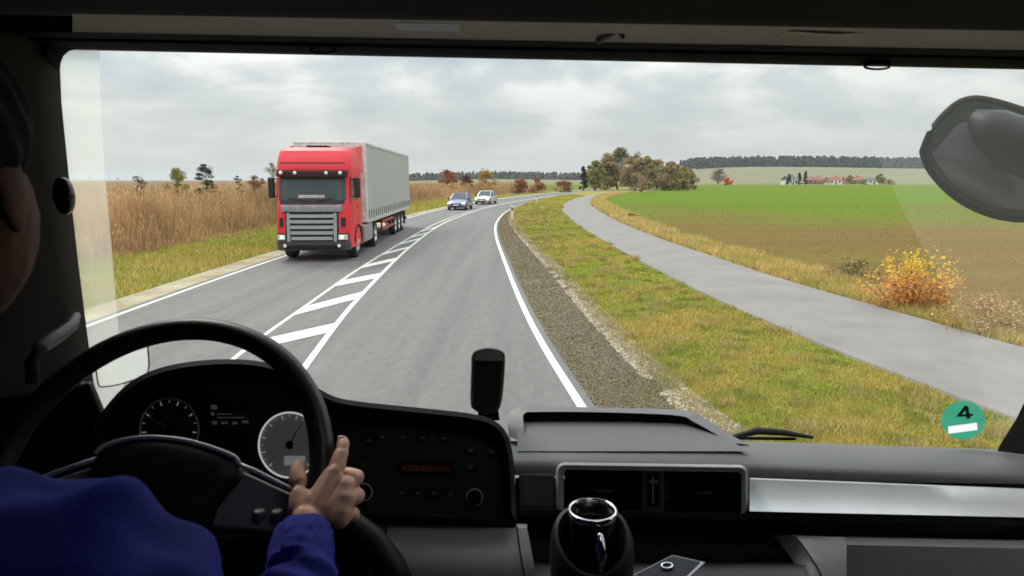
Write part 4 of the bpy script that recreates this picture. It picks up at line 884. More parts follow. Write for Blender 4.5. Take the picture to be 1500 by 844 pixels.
# storage tray
rim_px = crv([(748, 640), (744, 612), (752, 600), (775, 596), (880, 597), (1000, 601), (1030, 612), (1062, 632), (1097, 652)], 40)
def ty(x, y): return 1.50-.10*max(0, (y-602)/50)
outer = [P(x, y, ty(x, y)) for x, y in rim_px]
innr = crv([(768, 650), (767, 622), (768, 606), (790, 603.5), (880, 604), (990, 608.5), (1016, 618), (1045, 634), (1068, 648)], 40)
inn = [P(x, y, ty(x, y)-.02) for x, y in innr]; low = [p+Vector((0, -.0, -.035)) for p in inn]
rows = [[p+Vector((0, .10, -.10)) for p in outer], outer, inn]
tray = part(MB().grid(rows), 'storage_tray', M['dashg'], auto=50); tray.data.materials[0] = mat('tray_grey', (.16, .155, .153), .5, bs=600, bd=.0006, var=.07)
fl = []
for t in np.linspace(0, 1, 6):
    y_ = 618+(661-618)*t; xl = 758; xr = 1030+(1095-1030)*t
    fl.append([P(xl+(xr-xl)*s, y_, 1.475-.14*t) for s in np.linspace(0, 1, 16)])
sub(MB().grid(fl), 'tray_floor', mat('tray_floor_grey', (.135, .13, .13), .55, bs=600, bd=.0006, var=.07), tray, smooth=True).matrix_parent_inverse = Matrix()
sub(MB().grid([[p+Vector((0, .003, -.0005)) for p in inn], low]), 'tray_recess', mat('tray_recess_shade', (.012, .011, .011), .8, spec=.1), tray, auto=50)  # inner wall near black: shade under the rim put into its colour
# --- vents, silver trim ---
VP = Plane(P(950, 715, 1.25), (0, -.96, .28))
def vpx(pts, off): return [VP.at(x, y, off) for x, y in pts]
def rr(x0, y0_, x1, y1, r, sl=.015, n=5):
    o = []
    for cx, cy, a0 in ((x1-r, y0_+r, -90), (x1-r, y1-r, 0), (x0+r, y1-r, 90), (x0+r, y0_+r, 180)):
        for i in range(n): a = R(a0+90*i/(n-1)); o.append((cx+r*math.cos(a), cy+r*math.sin(a)+sl*(cx-x0)))
    return o
def vbox(outline, off, th): return MB().hexa(vpx(outline, off), vpx(outline, off+th))
oo = rr(814, 677, 1096, 753, 13); ii = rr(826, 688, 1086, 752, 6)
vf = MB().grid([vpx(oo, -.03), vpx(oo, .008), vpx(inset(oo, 4), .013), vpx(ii, .010), vpx(ii, -.03)], True)
part(vf, 'vent_frame', mat('vent_frame_grey', (.42, .41, .40), .4, .1), auto=50)
for x0 in (827, 973):
    x1 = x0+113 if x0 == 827 else 1086; yy = (x0-827)*.015
    v = part(vbox([(x0, 688+yy), (x1, 689+yy), (x1, 751+yy), (x0, 750+yy)], -.028, .004), 'air_vent', M['black'])
    for k in range(5):
        y = 696+yy+k*11.5; a = vpx([(x0, y), (x1, y+1)], -.004); b = vpx([(x0, y), (x1, y+1)], -.022); b = [p+Vector((0, 0, .004)) for p in b]
        sub(MB().hexa([a[0], a[1], b[1], b[0]], [p+Vector((0, 0, .0022)) for p in (a[0], a[1], b[1], b[0])]), 'vent_slat', M['plastic'], v)
    sub(vbox([(x0+48, 717+yy), (x0+70, 717+yy), (x0+70, 722+yy), (x0+48, 722+yy)], -.004, .006), 'vent_tab', M['plasticg'], v)
cp_ = part(vbox([(940, 689), (973, 690), (973, 751), (940, 751)], -.01, .016), 'vent_control', M['plasticg'], bevel=.002)
sub(vbox([(948, 694), (966, 694), (966, 742), (948, 741)], .006, .001), 'control_slot', M['black'], cp_)
sub(vbox([(951, 703), (964, 703), (964, 708), (951, 708)], .007, .006), 'slider', M['satin'], cp_); sub(vbox([(955, 696), (958, 696), (958, 738), (955, 738)], .0072, .002), 'slider_rail', M['satin'], cp_)
sw = part(vbox(rr(760, 694, 813, 744, 3), -.004, .006), 'blank_panel', M['plasticg'], bevel=.001)
part(vbox(rr(762, 696, 811, 742, 3), .0025, .002), 'blank_panel_face', mat('blank_face', (.13, .11, .11), .45), bevel=.0005)
def sv(px, y): return P(px, y, 1.262)
A = []
for px in np.linspace(1098, 1640, 12):
    k = (px-1098)*.038; k2 = (px-1098)*.022
    A.append([P(px, 700+k, 1.285), P(px, 702+k, 1.275), P(px, 727+(k+k2)/2, 1.25), P(px, 749+k2, 1.215), P(px, 752+k2, 1.23)])
part(MB().grid(A), 'silver_trim_strip', M['silver'], auto=50)
part(MB().grid([[P(px, y+(px-1098)*.022, Y) for y, Y in ((751, 1.262), (753, 1.215), (762, 1.212), (765, 1.26), (785, 1.29))] for px in np.linspace(760, 1640, 14)]), 'dash_lower_lip', M['plastic'], auto=40)
# --- lower console: recess with tray, side panels, glove box ---
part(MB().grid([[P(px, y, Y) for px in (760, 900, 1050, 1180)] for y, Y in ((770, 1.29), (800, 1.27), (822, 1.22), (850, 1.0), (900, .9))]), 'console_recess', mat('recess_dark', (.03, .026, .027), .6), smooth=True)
part(MB().grid([[P(x, y, Y) for x, y, Y in r_] for r_ in [
    [(1128, 784, 1.27), (1160, 784, 1.21), (1235, 787, 1.20)], [(1140, 792, 1.25), (1172, 792, 1.19), (1240, 797, 1.19)], [(1160, 820, 1.20), (1192, 822, 1.16), (1240, 825, 1.17)], [(1180, 860, 1.12), (1215, 862, 1.13), (1240, 870, 1.15)], [(1195, 920, 1.10), (1230, 920, 1.11), (1240, 920, 1.15)]]]), 'console_side_panel', M['dashg'], auto=70)
part(MB().tube([P(1165, 786, 1.20), P(1180, 805, 1.17), P(1198, 833, 1.148), P(1212, 862, 1.12)], .0016, 6), 'panel_seam', M['black'])
part(MB().grid([[P(px, y+(px-1230)*.02, Y) for px in np.linspace(1228, 1640, 6)] for y, Y in ((785, 1.27), (787, 1.205), (795, 1.195), (798, 1.19), (860, 1.17), (930, 1.16))]), 'glove_box', mat('glove_box_grey', (.44, .40, .40), .5, bs=600, bd=.0005, var=.1), auto=40)
# cup holder: a ring that is high at the back and low at the front
mc = P(868, 746, .96)   # centre of the mug rim
def holder():
    rows = []
    n = 40
    for rr_, top, kz in ((.050, 0, 0), (.054, 1, 0), (.060, 1, 0), (.065, 1, -.010), (.067, 2, -.03), (.063, 0, -.12)):
        row = []
        for i in range(n):
            a = 2*math.pi*i/n; back = .5+.5*math.sin(a); zt = mc.z-.022-.055*(1-back)**1.6
            z = zt+kz if top else (mc.z-.16+(0 if rr_ < .06 else 0) if rr_ in (.050, .063) else zt+kz)
            row.append(Vector((mc.x+rr_*math.cos(a), mc.y+rr_*math.sin(a), z)))
        rows.append(row)
    return MB().grid(rows, True)
part(holder(), 'cup_holder', M['plastic'], auto=60)
part(MB().lathe([(.001, 0), (.055, 0), (.055, -.01)], (mc.x, mc.y, mc.z-.098), 'z', 24), 'cup_holder_base', M['black'])
# outside: wiper and front mirror
wp = part(MB().tube([P(1075, 640, 1.66), P(1110, 631, 1.66), P(1150, 634, 1.66), P(1190, 641, 1.66)], [.006, .011, .009, .004], 8), 'wiper', M['rubber'], smooth=True)
sub(MB().tube([P(1082, 642, 1.64), P(1165, 643, 1.64)], .004, 6), 'wiper_blade', M['black'], wp)
MP = Plane(P(1430, 230, 1.95), (-.35, -.92, -.12))
mo = crv([(1352, 222), (1366, 190), (1395, 158), (1420, 146), (1450, 148), (1500, 163), (1560, 186), (1600, 240), (1570, 305), (1510, 320), (1465, 317), (1425, 303), (1390, 280), (1362, 248), (1352, 222)], 50)[:-1]
mm = MB().grid([[MP.at(x, y, 0) for x, y in inset(mo, 9)], [MP.at(x, y, .0) for x, y in inset(mo, 4)], [MP.at(x, y, -.012) for x, y in mo], [MP.at(x, y, -.06) for x, y in inset(mo, 4)], [MP.at(x, y, -.10) for x, y in inset(mo, 22)], [MP.at(x, y, -.12) for x, y in inset(mo, 45)]], True)
mm.disc([MP.at(x, y, -.12) for x, y in inset(mo, 45)]); mm.disc([MP.at(x, y, -.002) for x, y in inset(mo, 9)])
mir = part(mm, 'front_mirror', mat('mirror_housing_grey', (.035, .045, .042), .6, var=.1), auto=40)
gi = crv([(1364, 226), (1385, 203), (1408, 180), (1440, 182), (1500, 212), (1560, 250), (1560, 290), (1530, 306), (1478, 306), (1430, 292), (1392, 266), (1364, 226)], 40)[:-1]
def dome(poly, off, h):
    cx_ = sum(p[0] for p in poly)/len(poly); cy_ = sum(p[1] for p in poly)/len(poly); rows = []
    for t in (1, .8, .6, .4, .2, .02): rows.append([MP.at(cx_+(x-cx_)*t, cy_+(y-cy_)*t, off+h*(1-t*t)) for x, y in poly])
    return MB().grid(rows, True)
sub(MB().tube([MP.at(x, y, -.008) for x, y in mo], .011, 8, closed=True), 'mirror_rim', mat('mirror_rim_black', (.006, .006, .005), .6, spec=.2), mir, smooth=True)
sub(dome(gi, .004, .03), 'mirror_glass', mat('mirror_reflective', (.20, .20, .205), .2, .35, var=.25, vs=3), mir, smooth=True)
sub(MB().tube([MP.at(1425, 168, .03), MP.at(1450, 186, .05), MP.at(1500, 216, .06), MP.at(1640, 270, .06)], [.02, .055, .075, .08], 14), 'mirror_arm', mat('mirror_arm_black', (.008, .008, .009), .5, spec=.3), mir, smooth=True)

# --- steering wheel ---
WC = P(231, 700, .92); wn_ = Vector((.0, -.80, .60)).normalized(); e1 = Vector((1, 0, -.02)).normalized(); e2 = wn_.cross(e1).normalized(); e1 = e2.cross(wn_).normalized()
if e2.z < 0: e2 = -e2
WR = .243; TR = .0185
def wp_(r, a, off=0): return WC+(e1*math.cos(R(a))+e2*math.sin(R(a)))*r+wn_*off
def wxy(x, y, off=0): return WC+e1*x+e2*y+wn_*off
sw_ = part(MB().tube([wp_(WR, a) for a in range(0, 360, 5)], TR, 14, closed=True), 'steering_wheel', M['leather'], smooth=True)
hub_o = crv([(-.105, .035), (-.09, .048), (-.04, .060), (.03, .056), (.10, .036), (.118, .020), (.120, -.0), (.10, -.03), (.07, -.075), (0, -.10), (-.07, -.08), (-.10, -.03), (-.110, .01), (-.105, .035)], 50)[:-1]
def wpoly(poly, off, k=1): return [wxy(x*k, y*k, off) for x, y in poly]
sub(MB().grid([wpoly(hub_o, -.04), wpoly(hub_o, -.012), wpoly(hub_o, 0, .95), wpoly(hub_o, .008, .7), wpoly(hub_o, .010, .3), wpoly(hub_o, .010, .02)], True), 'hub', mat('hub_black', (.016, .014, .014), .5), sw_, smooth=True)
for s in (-1, 1):
    sub(MB().hexa([wxy(s*.10, .022, -.012), wxy(s*.225, -.028, -.008), wxy(s*.222, -.075, -.008), wxy(s*.09, -.065, -.012)], [wxy(s*.10, .022, -.03), wxy(s*.225, -.028, -.022), wxy(s*.222, -.075, -.022), wxy(s*.09, -.065, -.03)]), 'spoke', mat('spoke_grey', (.24, .23, .225), .42), sw_, bevel=.004)
    sub(MB().tube([wxy(s*.095, .030, -.004), wxy(s*.14, .014, -.004), wxy(s*.19, -.008, -.003), wxy(s*.226, -.024, -.002)], .0035, 8), 'spoke_trim', M['silver'], sw_, smooth=True)
sub(MB().tube([wxy(x, y, .000) for x, y in crv([(-.105, .035), (-.09, .048), (-.04, .060), (.03, .056), (.10, .036), (.116, .024)], 20)], .0038, 8), 'hub_trim', M['silver'], sw_, smooth=True)
for dx in (0, .026): sub(MB().lathe([(.0, .004), (.007, .003), (.009, 0), (.009, -.01)], tuple(wxy(.16+dx, -.046, -.004)), 'z', 14), 'wheel_button', M['satin'], sw_)

# ================= LOOSE THINGS =================
mug = empty('travel_mug', (mc.x, mc.y, mc.z-.097), label='black travel mug with bright chrome rim standing in the cup holder', cat='mug')
MB().lathe([(.0, .001), (.030, .001), (.032, .004), (.036, .08), (.0365, .094), (.0345, .094), (.032, .05), (.030, .012), (.0, .010)], (0, 0, 0), 'z', 32).build('mug_body', mat('mug_black', (.012, .011, .012), .22), mug, smooth=True)
MB().lathe([(.0372, .088), (.0385, .092), (.0380, .097), (.0355, .098), (.0342, .094), (.0342, .088)], (0, 0, 0), 'z', 36).build('mug_rim', M['chrome'], mug, smooth=True)
MB().tube([(.006, -.033, .080), (.007, -.052, .076), (.007, -.060, .055), (.007, -.054, .030), (.006, -.032, .020)], [.005, .0055, .0055, .005, .005], 10, flat=1.5).build('mug_handle', M['chrome'], mug, smooth=True)
MB().lathe([(.0, .07), (.033, .07)], (0, 0, 0), 'z', 24).build('coffee', mat('coffee', (.012, .007, .004), .1), mug)
# phone
hp = Plane(P(985, 829, 1.02), (0, -.25, .97)); ph_c = hp.at(985, 829)
ph = empty('mobile_phone', ph_c, label='black mobile phone with silver edge lying in the console tray', cat='phone')
def loc(p): return p-ph_c
q = [(928, 842), (985, 813), (1034, 824), (1000, 856)]
MB().hexa([loc(hp.at(x, y, -.004)) for x, y in q], [loc(hp.at(x, y, .008)) for x, y in q]).build('phone_body', mat('phone_silver_edge', (.35, .35, .37), .3, .6), ph, bevel=.002)
q2 = [(930, 842), (985, 814), (1026, 823), (996, 852)]
MB().hexa([loc(hp.at(x, y, .0085)) for x, y in q2], [loc(hp.at(x, y, .0095)) for x, y in q2]).build('phone_screen', mat('phone_black', (.010, .010, .016), .45, spec=.3), ph)
MB().tube([loc(hp.at(977+8*math.cos(t), 829+4*math.sin(t), .012)) for t in np.linspace(0, 2*math.pi, 17)[:-1]], .0018, 6, closed=True).build('phone_ring', M['chrome'], ph)
# toll box on the windscreen foot
tbo = crv([(694, 600), (689, 590), (690, 540), (692, 518), (706, 510), (724, 510), (738, 516), (740, 530), (737, 575), (731, 600), (718, 608), (704, 606), (694, 600)], 40)[:-1]
tb = empty('toll_box', P(715, 600, 1.44), label='small dark brown toll box standing on the windscreen edge above the centre panel', cat='toll box')
tl = tb.location.copy()
def tp_(poly, Y): return [P(x, y, Y)-tl for x, y in poly]
MB().grid([tp_(inset(tbo, 5), 1.438), tp_(inset(tbo, 1.5), 1.441), tp_(tbo, 1.448), tp_(tbo, 1.475), tp_(inset(tbo, 3), 1.48)], True).disc(tp_(inset(tbo, 5), 1.438)).disc(tp_(inset(tbo, 3), 1.48)).build('box_body', mat('toll_box_brown', (.022, .016, .012), .4), tb, auto=40)
MB().hexa(tp_([(695, 528), (698, 516), (708, 511.5), (724, 511.5), (735, 517), (737, 529)], 1.4355), tp_([(695, 528), (698, 516), (708, 511.5), (724, 511.5), (735, 517), (737, 529)], 1.439)).build('box_cap', mat('toll_box_cap_grey', (.42, .37, .35), .5), tb)
MB().hexa(tp_([(700, 600), (730, 600), (732, 616), (700, 616)], 1.45), tp_([(700, 600), (730, 600), (732, 616), (700, 616)], 1.475)).build('box_foot', M['black'], tb)
# green emission sticker inside the glass
sc_ = GL(1411, 615, -.004)
st = empty('emission_sticker', sc_, label='round green sticker with dark four and white field, low on the right windscreen', cat='sticker')
def sp_(pts, off): return [GL(x, y, off)-sc_ for x, y in pts]
def circ(cx, cy, rx, ry, n=40): return [(cx+rx*math.cos(2*math.pi*i/n), cy+ry*math.sin(2*math.pi*i/n)) for i in range(n)]
ri_ = circ(1411, 615.5, 32, 28.5); q_ = [(1389, 624.5), (1432, 619), (1432, 630), (1389, 635.5)]
std = MB(); n_ = 40; inn_ = [q_[2]]*10+[q_[3]]*10+[q_[0]]*10+[q_[1]]*10
std.grid([sp_(ri_, -.004), sp_(inn_, -.004)], True).build('sticker_disc', filmmat('sticker_green', (.015, .32, .22), .85), st)
gl = MB()
for pl in ([(1413, 594), (1418, 596), (1408, 609), (1402, 609)], [(1402, 607.5), (1425, 606), (1425, 609.5), (1402, 611)], [(1413, 594), (1418, 595), (1422, 613), (1416, 614)]): gl.hexa(sp_(pl, -.0042), sp_(pl, -.0046))
gl.build('sticker_figure', mat('sticker_figure_dark', (.01, .06, .04), .5), st)
fld = [(1388, 624.5), (1431, 619), (1432, 630), (1389, 635.5)]
MB().disc(sp_(fld, -.0044)).build('sticker_field', filmmat('sticker_white', (.85, .85, .88), .97), st)
# clear permit pocket at the foot of the left pillar
pc = GL(180, 538, -.01); pk = empty('permit_pocket', pc, label='clear permit pocket with pale paper on the windscreen, seen through the steering wheel', cat='permit pocket')
pq = crv([(141, 545), (139, 530), (145, 520), (165, 514), (195, 509), (214, 507), (217, 512), (218, 540), (210, 551), (180, 562), (150, 567), (144, 562), (141, 545)], 40)[:-1]
MB().hexa([GL(x, y, -.008)-pc for x, y in inset(pq, 2)], [GL(x, y, -.010)-pc for x, y in inset(pq, 2)]).build('paper', filmmat('thin_paper', (.70, .71, .68), .42), pk)
MB().tube([GL(x, y, -.011)-pc for x, y in pq], .0014, 6, closed=True).build('pocket_edge', mat('pocket_edge_dark', (.06, .06, .06), .5), pk)
# ================= DRIVER =================
skin = mat('skin', (.76, .40, .27), .5, bs=140, bd=.0012, var=.12, vs=18)
def skinned(chains, sub_=2):
    """chains: list of lists of (pos, radius or (rx,ry)); each becomes a Skin surface, returned as list of (verts, faces) in world space"""
    out = []
    for ch in chains:
        me = bpy.data.meshes.new('tmp'); me.from_pydata([tuple(c[0]) for c in ch], [(i, i+1) for i in range(len(ch)-1)], []); o = bpy.data.objects.new('tmp', me); sc.collection.objects.link(o)
        o.modifiers.new('s', 'SKIN')
        for i, c in enumerate(ch):
            r_ = c[1]; me.skin_vertices[0].data[i].radius = r_ if isinstance(r_, tuple) else (r_, r_)
        me.skin_vertices[0].data[0].use_root = True
        m_ = o.modifiers.new('u', 'SUBSURF'); m_.levels = sub_; m_.render_levels = sub_
        dg = bpy.context.evaluated_depsgraph_get(); e_ = o.evaluated_get(dg).to_mesh()
        out.append(([v.co.copy() for v in e_.vertices], [tuple(p_.vertices) for p_ in e_.polygons])); o.evaluated_get(dg).to_mesh_clear()
        bpy.data.objects.remove(o); bpy.data.meshes.remove(me)
    return out
def ellipsoid(c, r, rot=None, n=20):
    bm = bmesh.new(); bmesh.ops.create_uvsphere(bm, u_segments=n, v_segments=n//2+2, radius=1); m_ = Matrix.Translation(c) @ (rot.to_matrix().to_4x4() if rot else Matrix()) @ Matrix.Diagonal((*r, 1)); bm.transform(m_)
    r_ = ([v.co.copy() for v in bm.verts], [tuple(v.index for v in f.verts) for f in bm.faces]); bm.free(); return r_
def fuse(name, pieces, m, voxel, parent, smooth=6, disp=None, origin=Vector((0, 0, 0))):
    mb = MB()
    for v, f in pieces: mb.add([x-origin for x in v], f)
    me = bpy.data.meshes.new(name); me.from_pydata(mb.v, [], mb.f); me.update()
    bm = bmesh.new(); bm.from_mesh(me); bmesh.ops.recalc_face_normals(bm, faces=bm.faces); bm.to_mesh(me); bm.free()
    o = bpy.data.objects.new('tmp', me); sc.collection.objects.link(o)
    rm = o.modifiers.new('r', 'REMESH'); rm.mode = 'VOXEL'; rm.voxel_size = voxel; rm.adaptivity = 0
    sm = o.modifiers.new('m', 'SMOOTH'); sm.factor = .5; sm.iterations = smooth
    dg = bpy.context.evaluated_depsgraph_get(); res = bpy.data.meshes.new_from_object(o.evaluated_get(dg)); res.name = name
    bpy.data.objects.remove(o)
    res.polygons.foreach_set('use_smooth', [True]*len(res.polygons)); res.materials.clear(); res.materials.append(m)
    o2 = bpy.data.objects.new(name, res); link(o2, parent)
    if disp: disp(res)
    return o2
person = empty('person', (-.50, .42, 1.52), label='driver in a royal blue sweater sitting at the steering wheel, right hand on the rim', cat='person')
PO = Vector(person.location)
HX = -.487; HC = Vector((HX+.040, .49, 2.650))
GA = 2.0; gr = wp_(WR, GA); rho = (gr-WC).normalized(); tt_ = wn_.cross(rho).normalized()
if tt_.z < 0: tt_ = -tt_
def hf(r_, t_, n_): return gr+rho*r_+tt_*t_+wn_*n_
wrist = hf(-.002, -.088, .045); elbow = Vector((-.215, .50, 2.05)); sho = Vector((-.305, .45, 2.37))
fa = elbow.lerp(wrist, .5)
pelvis = Vector((HX, .40, 1.60)); chest = Vector((HX, .38, 2.20))
LA = wp_(WR, 215); lw = LA+Vector((-.02, -.08, -.04))
chains = [
 [(pelvis, (.16, .12)), (Vector((HX, .38, 1.85)), (.145, .105)), (chest, (.165, .11)), (Vector((HX, .40, 2.40)), (.10, .07)), (Vector((HX, .44, 2.48)), (.055, .055)), (Vector((HX, .475, 2.60)), (.055, .055))],
 [(Vector((HX, .40, 2.37)), .06), (sho, .055), (sho.lerp(elbow, .5), .045), (elbow, .038), (fa, .036), (elbow.lerp(wrist, .85), .028), (wrist, (.030, .024)), (hf(.010, -.058, .034), (.040, .024))],
 [(Vector((HX, .40, 2.37)), .06), (Vector((2*HX-sho.x, sho.y, sho.z)), .055), (Vector((-.80, .50, 2.08)), .04), (lw, .027), (LA+Vector((0, -.02, .0)), (.038, .024))],
 [(pelvis+Vector((.09, .02, 0)), .09), (Vector((-.38, .78, 1.62)), .075), (Vector((-.36, .86, 1.58)), .06), (Vector((-.36, 1.0, 1.12)), .045), (Vector((-.36, 1.12, 1.06)), .04)],
 [(pelvis+Vector((-.09, .02, 0)), .09), (Vector((-.60, .78, 1.62)), .075), (Vector((-.62, .86, 1.58)), .06), (Vector((-.62, 1.0, 1.12)), .045), (Vector((-.62, 1.12, 1.06)), .04)],
 # palm plates
 [(hf(.004, -.072, .040), 0.0210), (hf(.014, -.035, .031), 0.0189), (hf(.028, .008, .020), 0.0137)],
 [(hf(.016, -.070, .036), 0.0210), (hf(.040, -.035, .024), 0.0178), (hf(.043, -.006, .013), 0.0131)],
 [(hf(.024, -.070, .032), 0.0189), (hf(.046, -.045, .020), 0.0168), (hf(.048, -.026, .010), 0.0126)],
 [(hf(.034, -.078, .028), 0.0168), (hf(.044, -.062, .017), 0.0147), (hf(.046, -.046, .007), 0.0115)],
 [(hf(-.008, -.068, .044), 0.0189), (hf(-.014, -.045, .040), 0.0168), (hf(-.020, -.022, .034), 0.0142)],
 # index along the rim, three curled fingers, thumb inside
 [(hf(.026, .000, .021), 0.0140), (hf(.031, .030, .012), 0.0118), (hf(.031, .044, .004), 0.0109), (hf(.026, .057, .000), 0.0097)],
 [(hf(.045, -.012, .014), 0.0134), (hf(.056, -.002, -.012), 0.0118), (hf(.030, .008, -.030), 0.0107), (hf(.008, .008, -.034), 0.0092)],
 [(hf(.051, -.036, .010), 0.0129), (hf(.059, -.029, -.013), 0.0116), (hf(.036, -.022, -.031), 0.0103), (hf(.012, -.020, -.035), 0.0090)],
 [(hf(.049, -.060, .008), 0.0118), (hf(.055, -.056, -.013), 0.0107), (hf(.034, -.048, -.029), 0.0096), (hf(.012, -.045, -.032), 0.0081)],
 [(hf(-.018, -.026, .035), 0.0146), (hf(-.028, -.002, .026), 0.0129), (hf(-.029, .018, .014), 0.0103)],
]
# left hand fingers on the far rim
for i in range(4):
    a0_ = LA+Vector((.01+.0*i, .0, .03-.02*i)); chains.append([(a0_+Vector((-.01, -.02, 0)), .011), (a0_+Vector((.0, .02, .012)), .0095), (a0_+Vector((.02, .035, .008)), .008)])
chains.append([(LA+Vector((.0, -.03, .02)), .013), (LA+Vector((.03, -.02, .03)), .010), (LA+Vector((.04, .0, .035)), .008)])
pieces = skinned(chains)
# head
nhead = len(pieces)
pieces += [ellipsoid(HC+Vector((0, -.02, .035)), (.077, .098, .088)), ellipsoid(HC+Vector((0, .022, -.03)), (.069, .076, .090)), ellipsoid(HC+Vector((0, .045, -.085)), (.042, .042, .035)),
           ellipsoid(HC+Vector((0, .105, -.018)), (.012, .022, .026)), ellipsoid(HC+Vector((0, .082, .022)), (.045, .014, .012)), ellipsoid(HC+Vector((0, .095, -.060)), (.026, .010, .006)), ellipsoid(HC+Vector((0, .093, -.070)), (.022, .010, .006)),
           ellipsoid(HC+Vector((.036, .052, -.03)), (.026, .025, .026)), ellipsoid(HC+Vector((-.036, .052, -.03)), (.026, .025, .026)),
           ellipsoid(HC+Vector((.073, -.014, -.010)), (.007, .018, .030)), ellipsoid(HC+Vector((-.079, -.012, -.012)), (.008, .02, .032))]
pieces += skinned([[(Vector((HX, .445, 2.49)), .062), (Vector((HX+.025, .46, 2.57)), .060), (HC+Vector((0, .0, -.03)), .05)]])
HR = Matrix.Translation(HC) @ Matrix.Rotation(R(14), 4, 'Z') @ Matrix.Translation(-HC)
pieces[nhead:nhead+11] = [([HR @ v for v in vv], ff) for vv, ff in pieces[nhead:nhead+11]]
body = fuse('body', pieces, skin, .0027, person, 6, origin=PO)
def hand_relief(me):
    n = len(me.vertices); co = np.zeros(n*3, np.float32); me.vertices.foreach_get('co', co); co = co.reshape(-1, 3).astype(float); nm = np.zeros(n*3, np.float32); me.vertices.foreach_get('normal', nm); nm = nm.reshape(-1, 3)
    d = co+np.array(PO)-np.array(gr); t_ = d@np.array(tt_); r_ = d@np.array(rho); n_ = d@np.array(wn_); near = np.linalg.norm(d, axis=1) < .12; k = np.zeros(n)
    for kt, kr in ((.004, .033), (-.018, .046), (-.038, .051), (-.060, .049)): k += .0028*np.exp(-(((t_-kt)/.007)**2+((r_-kr)/.009)**2))      # knuckles
    k -= ((n_ > 0) & (t_ > .02))*(.0012*np.exp(-((t_-.034)/.0022)**2)+.0010*np.exp(-((t_-.052)/.002)**2)+.0008*np.exp(-((t_-.038)/.0018)**2))   # creases of the joints
    k += ((n_ > .012) & (t_ < 0))*.0008*np.sin((r_*.8-t_*.15)*420)*np.exp(-((t_+.03)/.03)**2)
    co += nm*(k*near)[:, None]; me.vertices.foreach_set('co', co.astype(np.float32).ravel()); me.update()
hand_relief(body.data)
head_shade = mat('shaded_head_skin', (.14, .065, .05), .7, spec=.2, bs=500, bd=.001, var=.2, vs=30); body.data.materials.append(head_shade)  # darker copy of the skin: shade on head and neck put into the colour
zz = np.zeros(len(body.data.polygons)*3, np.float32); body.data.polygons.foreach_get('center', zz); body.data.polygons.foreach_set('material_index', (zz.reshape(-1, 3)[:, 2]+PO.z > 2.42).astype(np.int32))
for s in (-1, 1): 
    e_ = MB(); v, f_ = ellipsoid(HC+Vector((s*.030, .078, .004)), (.013, .011, .009)); e_.add([HR @ x-PO for x in v], f_); e_.build('eye', mat('eye', (.5, .48, .45), .2), person, smooth=True)
# nails on the index finger
MB().grid([[hf(.027+dx, .045+dy, .0112-abs(dx)*.3-dy*.12)-PO for dx in (-.0052, -.003, 0, .003, .0052)] for dy in (0, .004, .008, .011)]).build('fingernail', mat('nail', (.78, .52, .42), .3), person, smooth=True, solid=.0006)
# hair
hp_ = [ellipsoid(HC+Vector((0, -.026, .042)), (.088, .108, .094))]
def hair_disp(me):
    for v in me.vertices:
        c = v.co+PO-HC
        f_ = math.sin(c.x*160+c.z*70)*.0014+math.sin(c.y*210+c.z*90)*.0014; v.co += v.normal*f_
        if c.y > .045 and c.z < .075: v.co.y -= min(.07, (c.y-.045)*1.6)
        if c.z < -.02: v.co += Vector((-c.x*.3, -c.y*.3, 0))
fuse('hair', hp_, mat('dark_hair', (.010, .007, .006), .8, spec=.1, bs=300, bd=.002, stretch=(1, 1, .2)), .004, person, 2, hair_disp, PO)
# sweater
sl_end = elbow.lerp(wrist, 1.05)
sw_ch = [
 [(pelvis, (.19, .15)), (Vector((HX, .38, 1.85)), (.175, .135)), (chest, (.195, .14)), (Vector((HX, .40, 2.38)), (.145, .10)), (Vector((HX+.01, .43, 2.46)), (.085, .078)), (Vector((HX+.02, .445, 2.51)), (.073, .072))],
 [(Vector((HX+.03, .41, 2.35)), .10), (sho+Vector((-.01, 0, .0)), .092), (sho.lerp(elbow, .3), .078), (sho.lerp(elbow, .65), .066), (elbow, .064), (elbow.lerp(wrist, .3), .058), (elbow.lerp(wrist, .6), .048), (elbow.lerp(wrist, .82), .047), (elbow.lerp(wrist, .95), .046), (sl_end, .042)],
 [(Vector((HX-.03, .41, 2.35)), .10), (Vector((2*HX-sho.x, sho.y, sho.z)), .09), (Vector((-.80, .50, 2.08)), .064), (Vector((-.80, .50, 2.08)).lerp(lw, .9), .042)]]
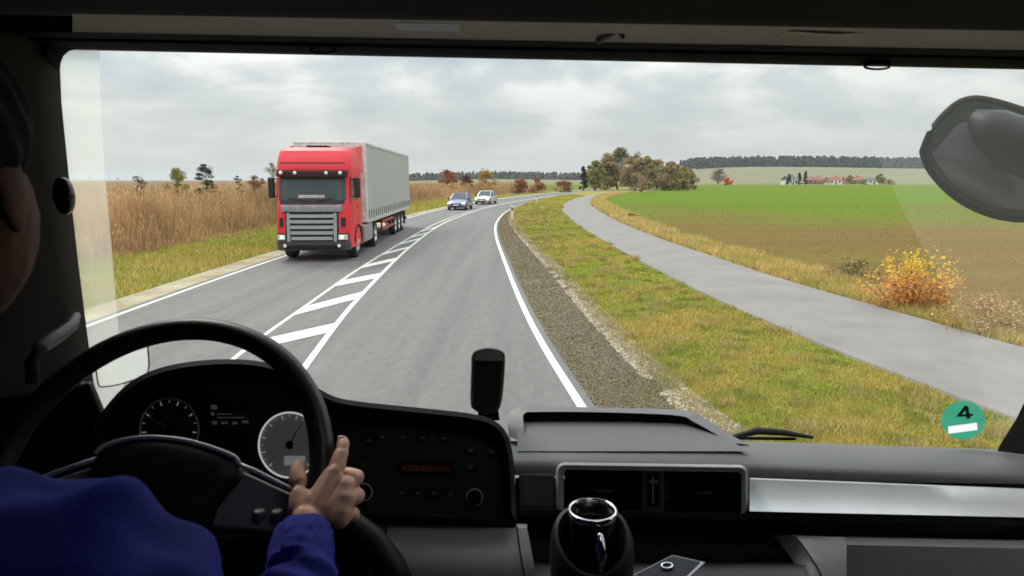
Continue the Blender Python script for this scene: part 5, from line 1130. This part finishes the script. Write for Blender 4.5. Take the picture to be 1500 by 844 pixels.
def folds(me):
    ax = (wrist-elbow).normalized(); ua = (elbow-sho).normalized()
    n = len(me.vertices); co = np.zeros(n*3, np.float32); me.vertices.foreach_get('co', co); co = co.reshape(-1, 3)+np.array(PO); nm = np.zeros(n*3, np.float32); me.vertices.foreach_get('normal', nm); nm = nm.reshape(-1, 3)
    t = (co-np.array(elbow))@np.array(ax); L_ = (wrist-elbow).length; d = np.linalg.norm(co-np.array(elbow)-t[:, None]*np.array(ax), axis=1)
    w1 = np.clip((t-.02)/.05, 0, 1)*(d < .08)
    ang = np.sin(co[:, 0]*34+co[:, 2]*21+1.2); ang2 = np.sin(co[:, 1]*47-co[:, 0]*25)
    f_ = w1*(.0055*np.sin(t*150+2.2*ang)+.003*np.sin(t*260+3*ang2))
    # ribbed cuff
    cu = (t > L_*.84)*(d < .08); th = np.arctan2(co[:, 0]-wrist.x, co[:, 2]-wrist.z); f_ = np.where(cu, .0012*np.sin(th*40), f_)
    s_ = (co-np.array(sho))@np.array(ua); d2 = np.linalg.norm(co-np.array(sho)-s_[:, None]*np.array(ua), axis=1)
    w2 = np.clip(1-d2/.16, 0, 1)*(1-w1); f_ += w2*(.011*np.sin(s_*60+co[:, 0]*40)*np.sin(co[:, 1]*22+.5)+.005*np.sin(co[:, 0]*70-co[:, 1]*60))
    co = co+nm*f_[:, None]-np.array(PO); me.vertices.foreach_set('co', co.astype(np.float32).ravel()); me.update()
swm = mat('blue_knit', (.008, .010, .19), .85, bs=420, bd=.0016, bstr=.6, var=.3, vs=12)
sb_ = swm.node_tree.nodes['Principled BSDF']; sb_.inputs['Sheen Weight'].default_value = .8; sb_.inputs['Sheen Roughness'].default_value = .45; sb_.inputs['Sheen Tint'].default_value = (.10, .12, .9, 1)
fuse('sweater', skinned(sw_ch, 2), swm, .0055, person, 6, folds, PO)
tr = fuse('trousers', skinned([[(c_[0], (c_[1] if not isinstance(c_[1], tuple) else c_[1][0])+.018) for c_ in chains[3]], [(c_[0], c_[1]+.018) for c_ in chains[4]], [(pelvis+Vector((-.1, 0, -.02)), .13), (pelvis+Vector((.1, 0, -.02)), .13)]], 1), mat('dark_trousers', (.02, .02, .03), .9), .012, person, 3, None, PO)

# ================= AIR =================
hm = bpy.data.materials.new('haze_air'); hm.use_nodes = True; hn = hm.node_tree.nodes; hn.clear()
pv = hn.new('ShaderNodeVolumePrincipled'); pv.inputs['Color'].default_value = (.86, .91, .95, 1); pv.inputs['Density'].default_value = .00012; pv.inputs['Anisotropy'].default_value = .2
ho = hn.new('ShaderNodeOutputMaterial'); hm.node_tree.links.new(pv.outputs[0], ho.inputs['Volume'])
hz_ = MB().box(-6100, 6100, -400, 9100, -1.5, 75).build('haze', hm); hz_['kind'] = 'stuff'; hz_['label'] = 'thin pale haze lying over the fields'
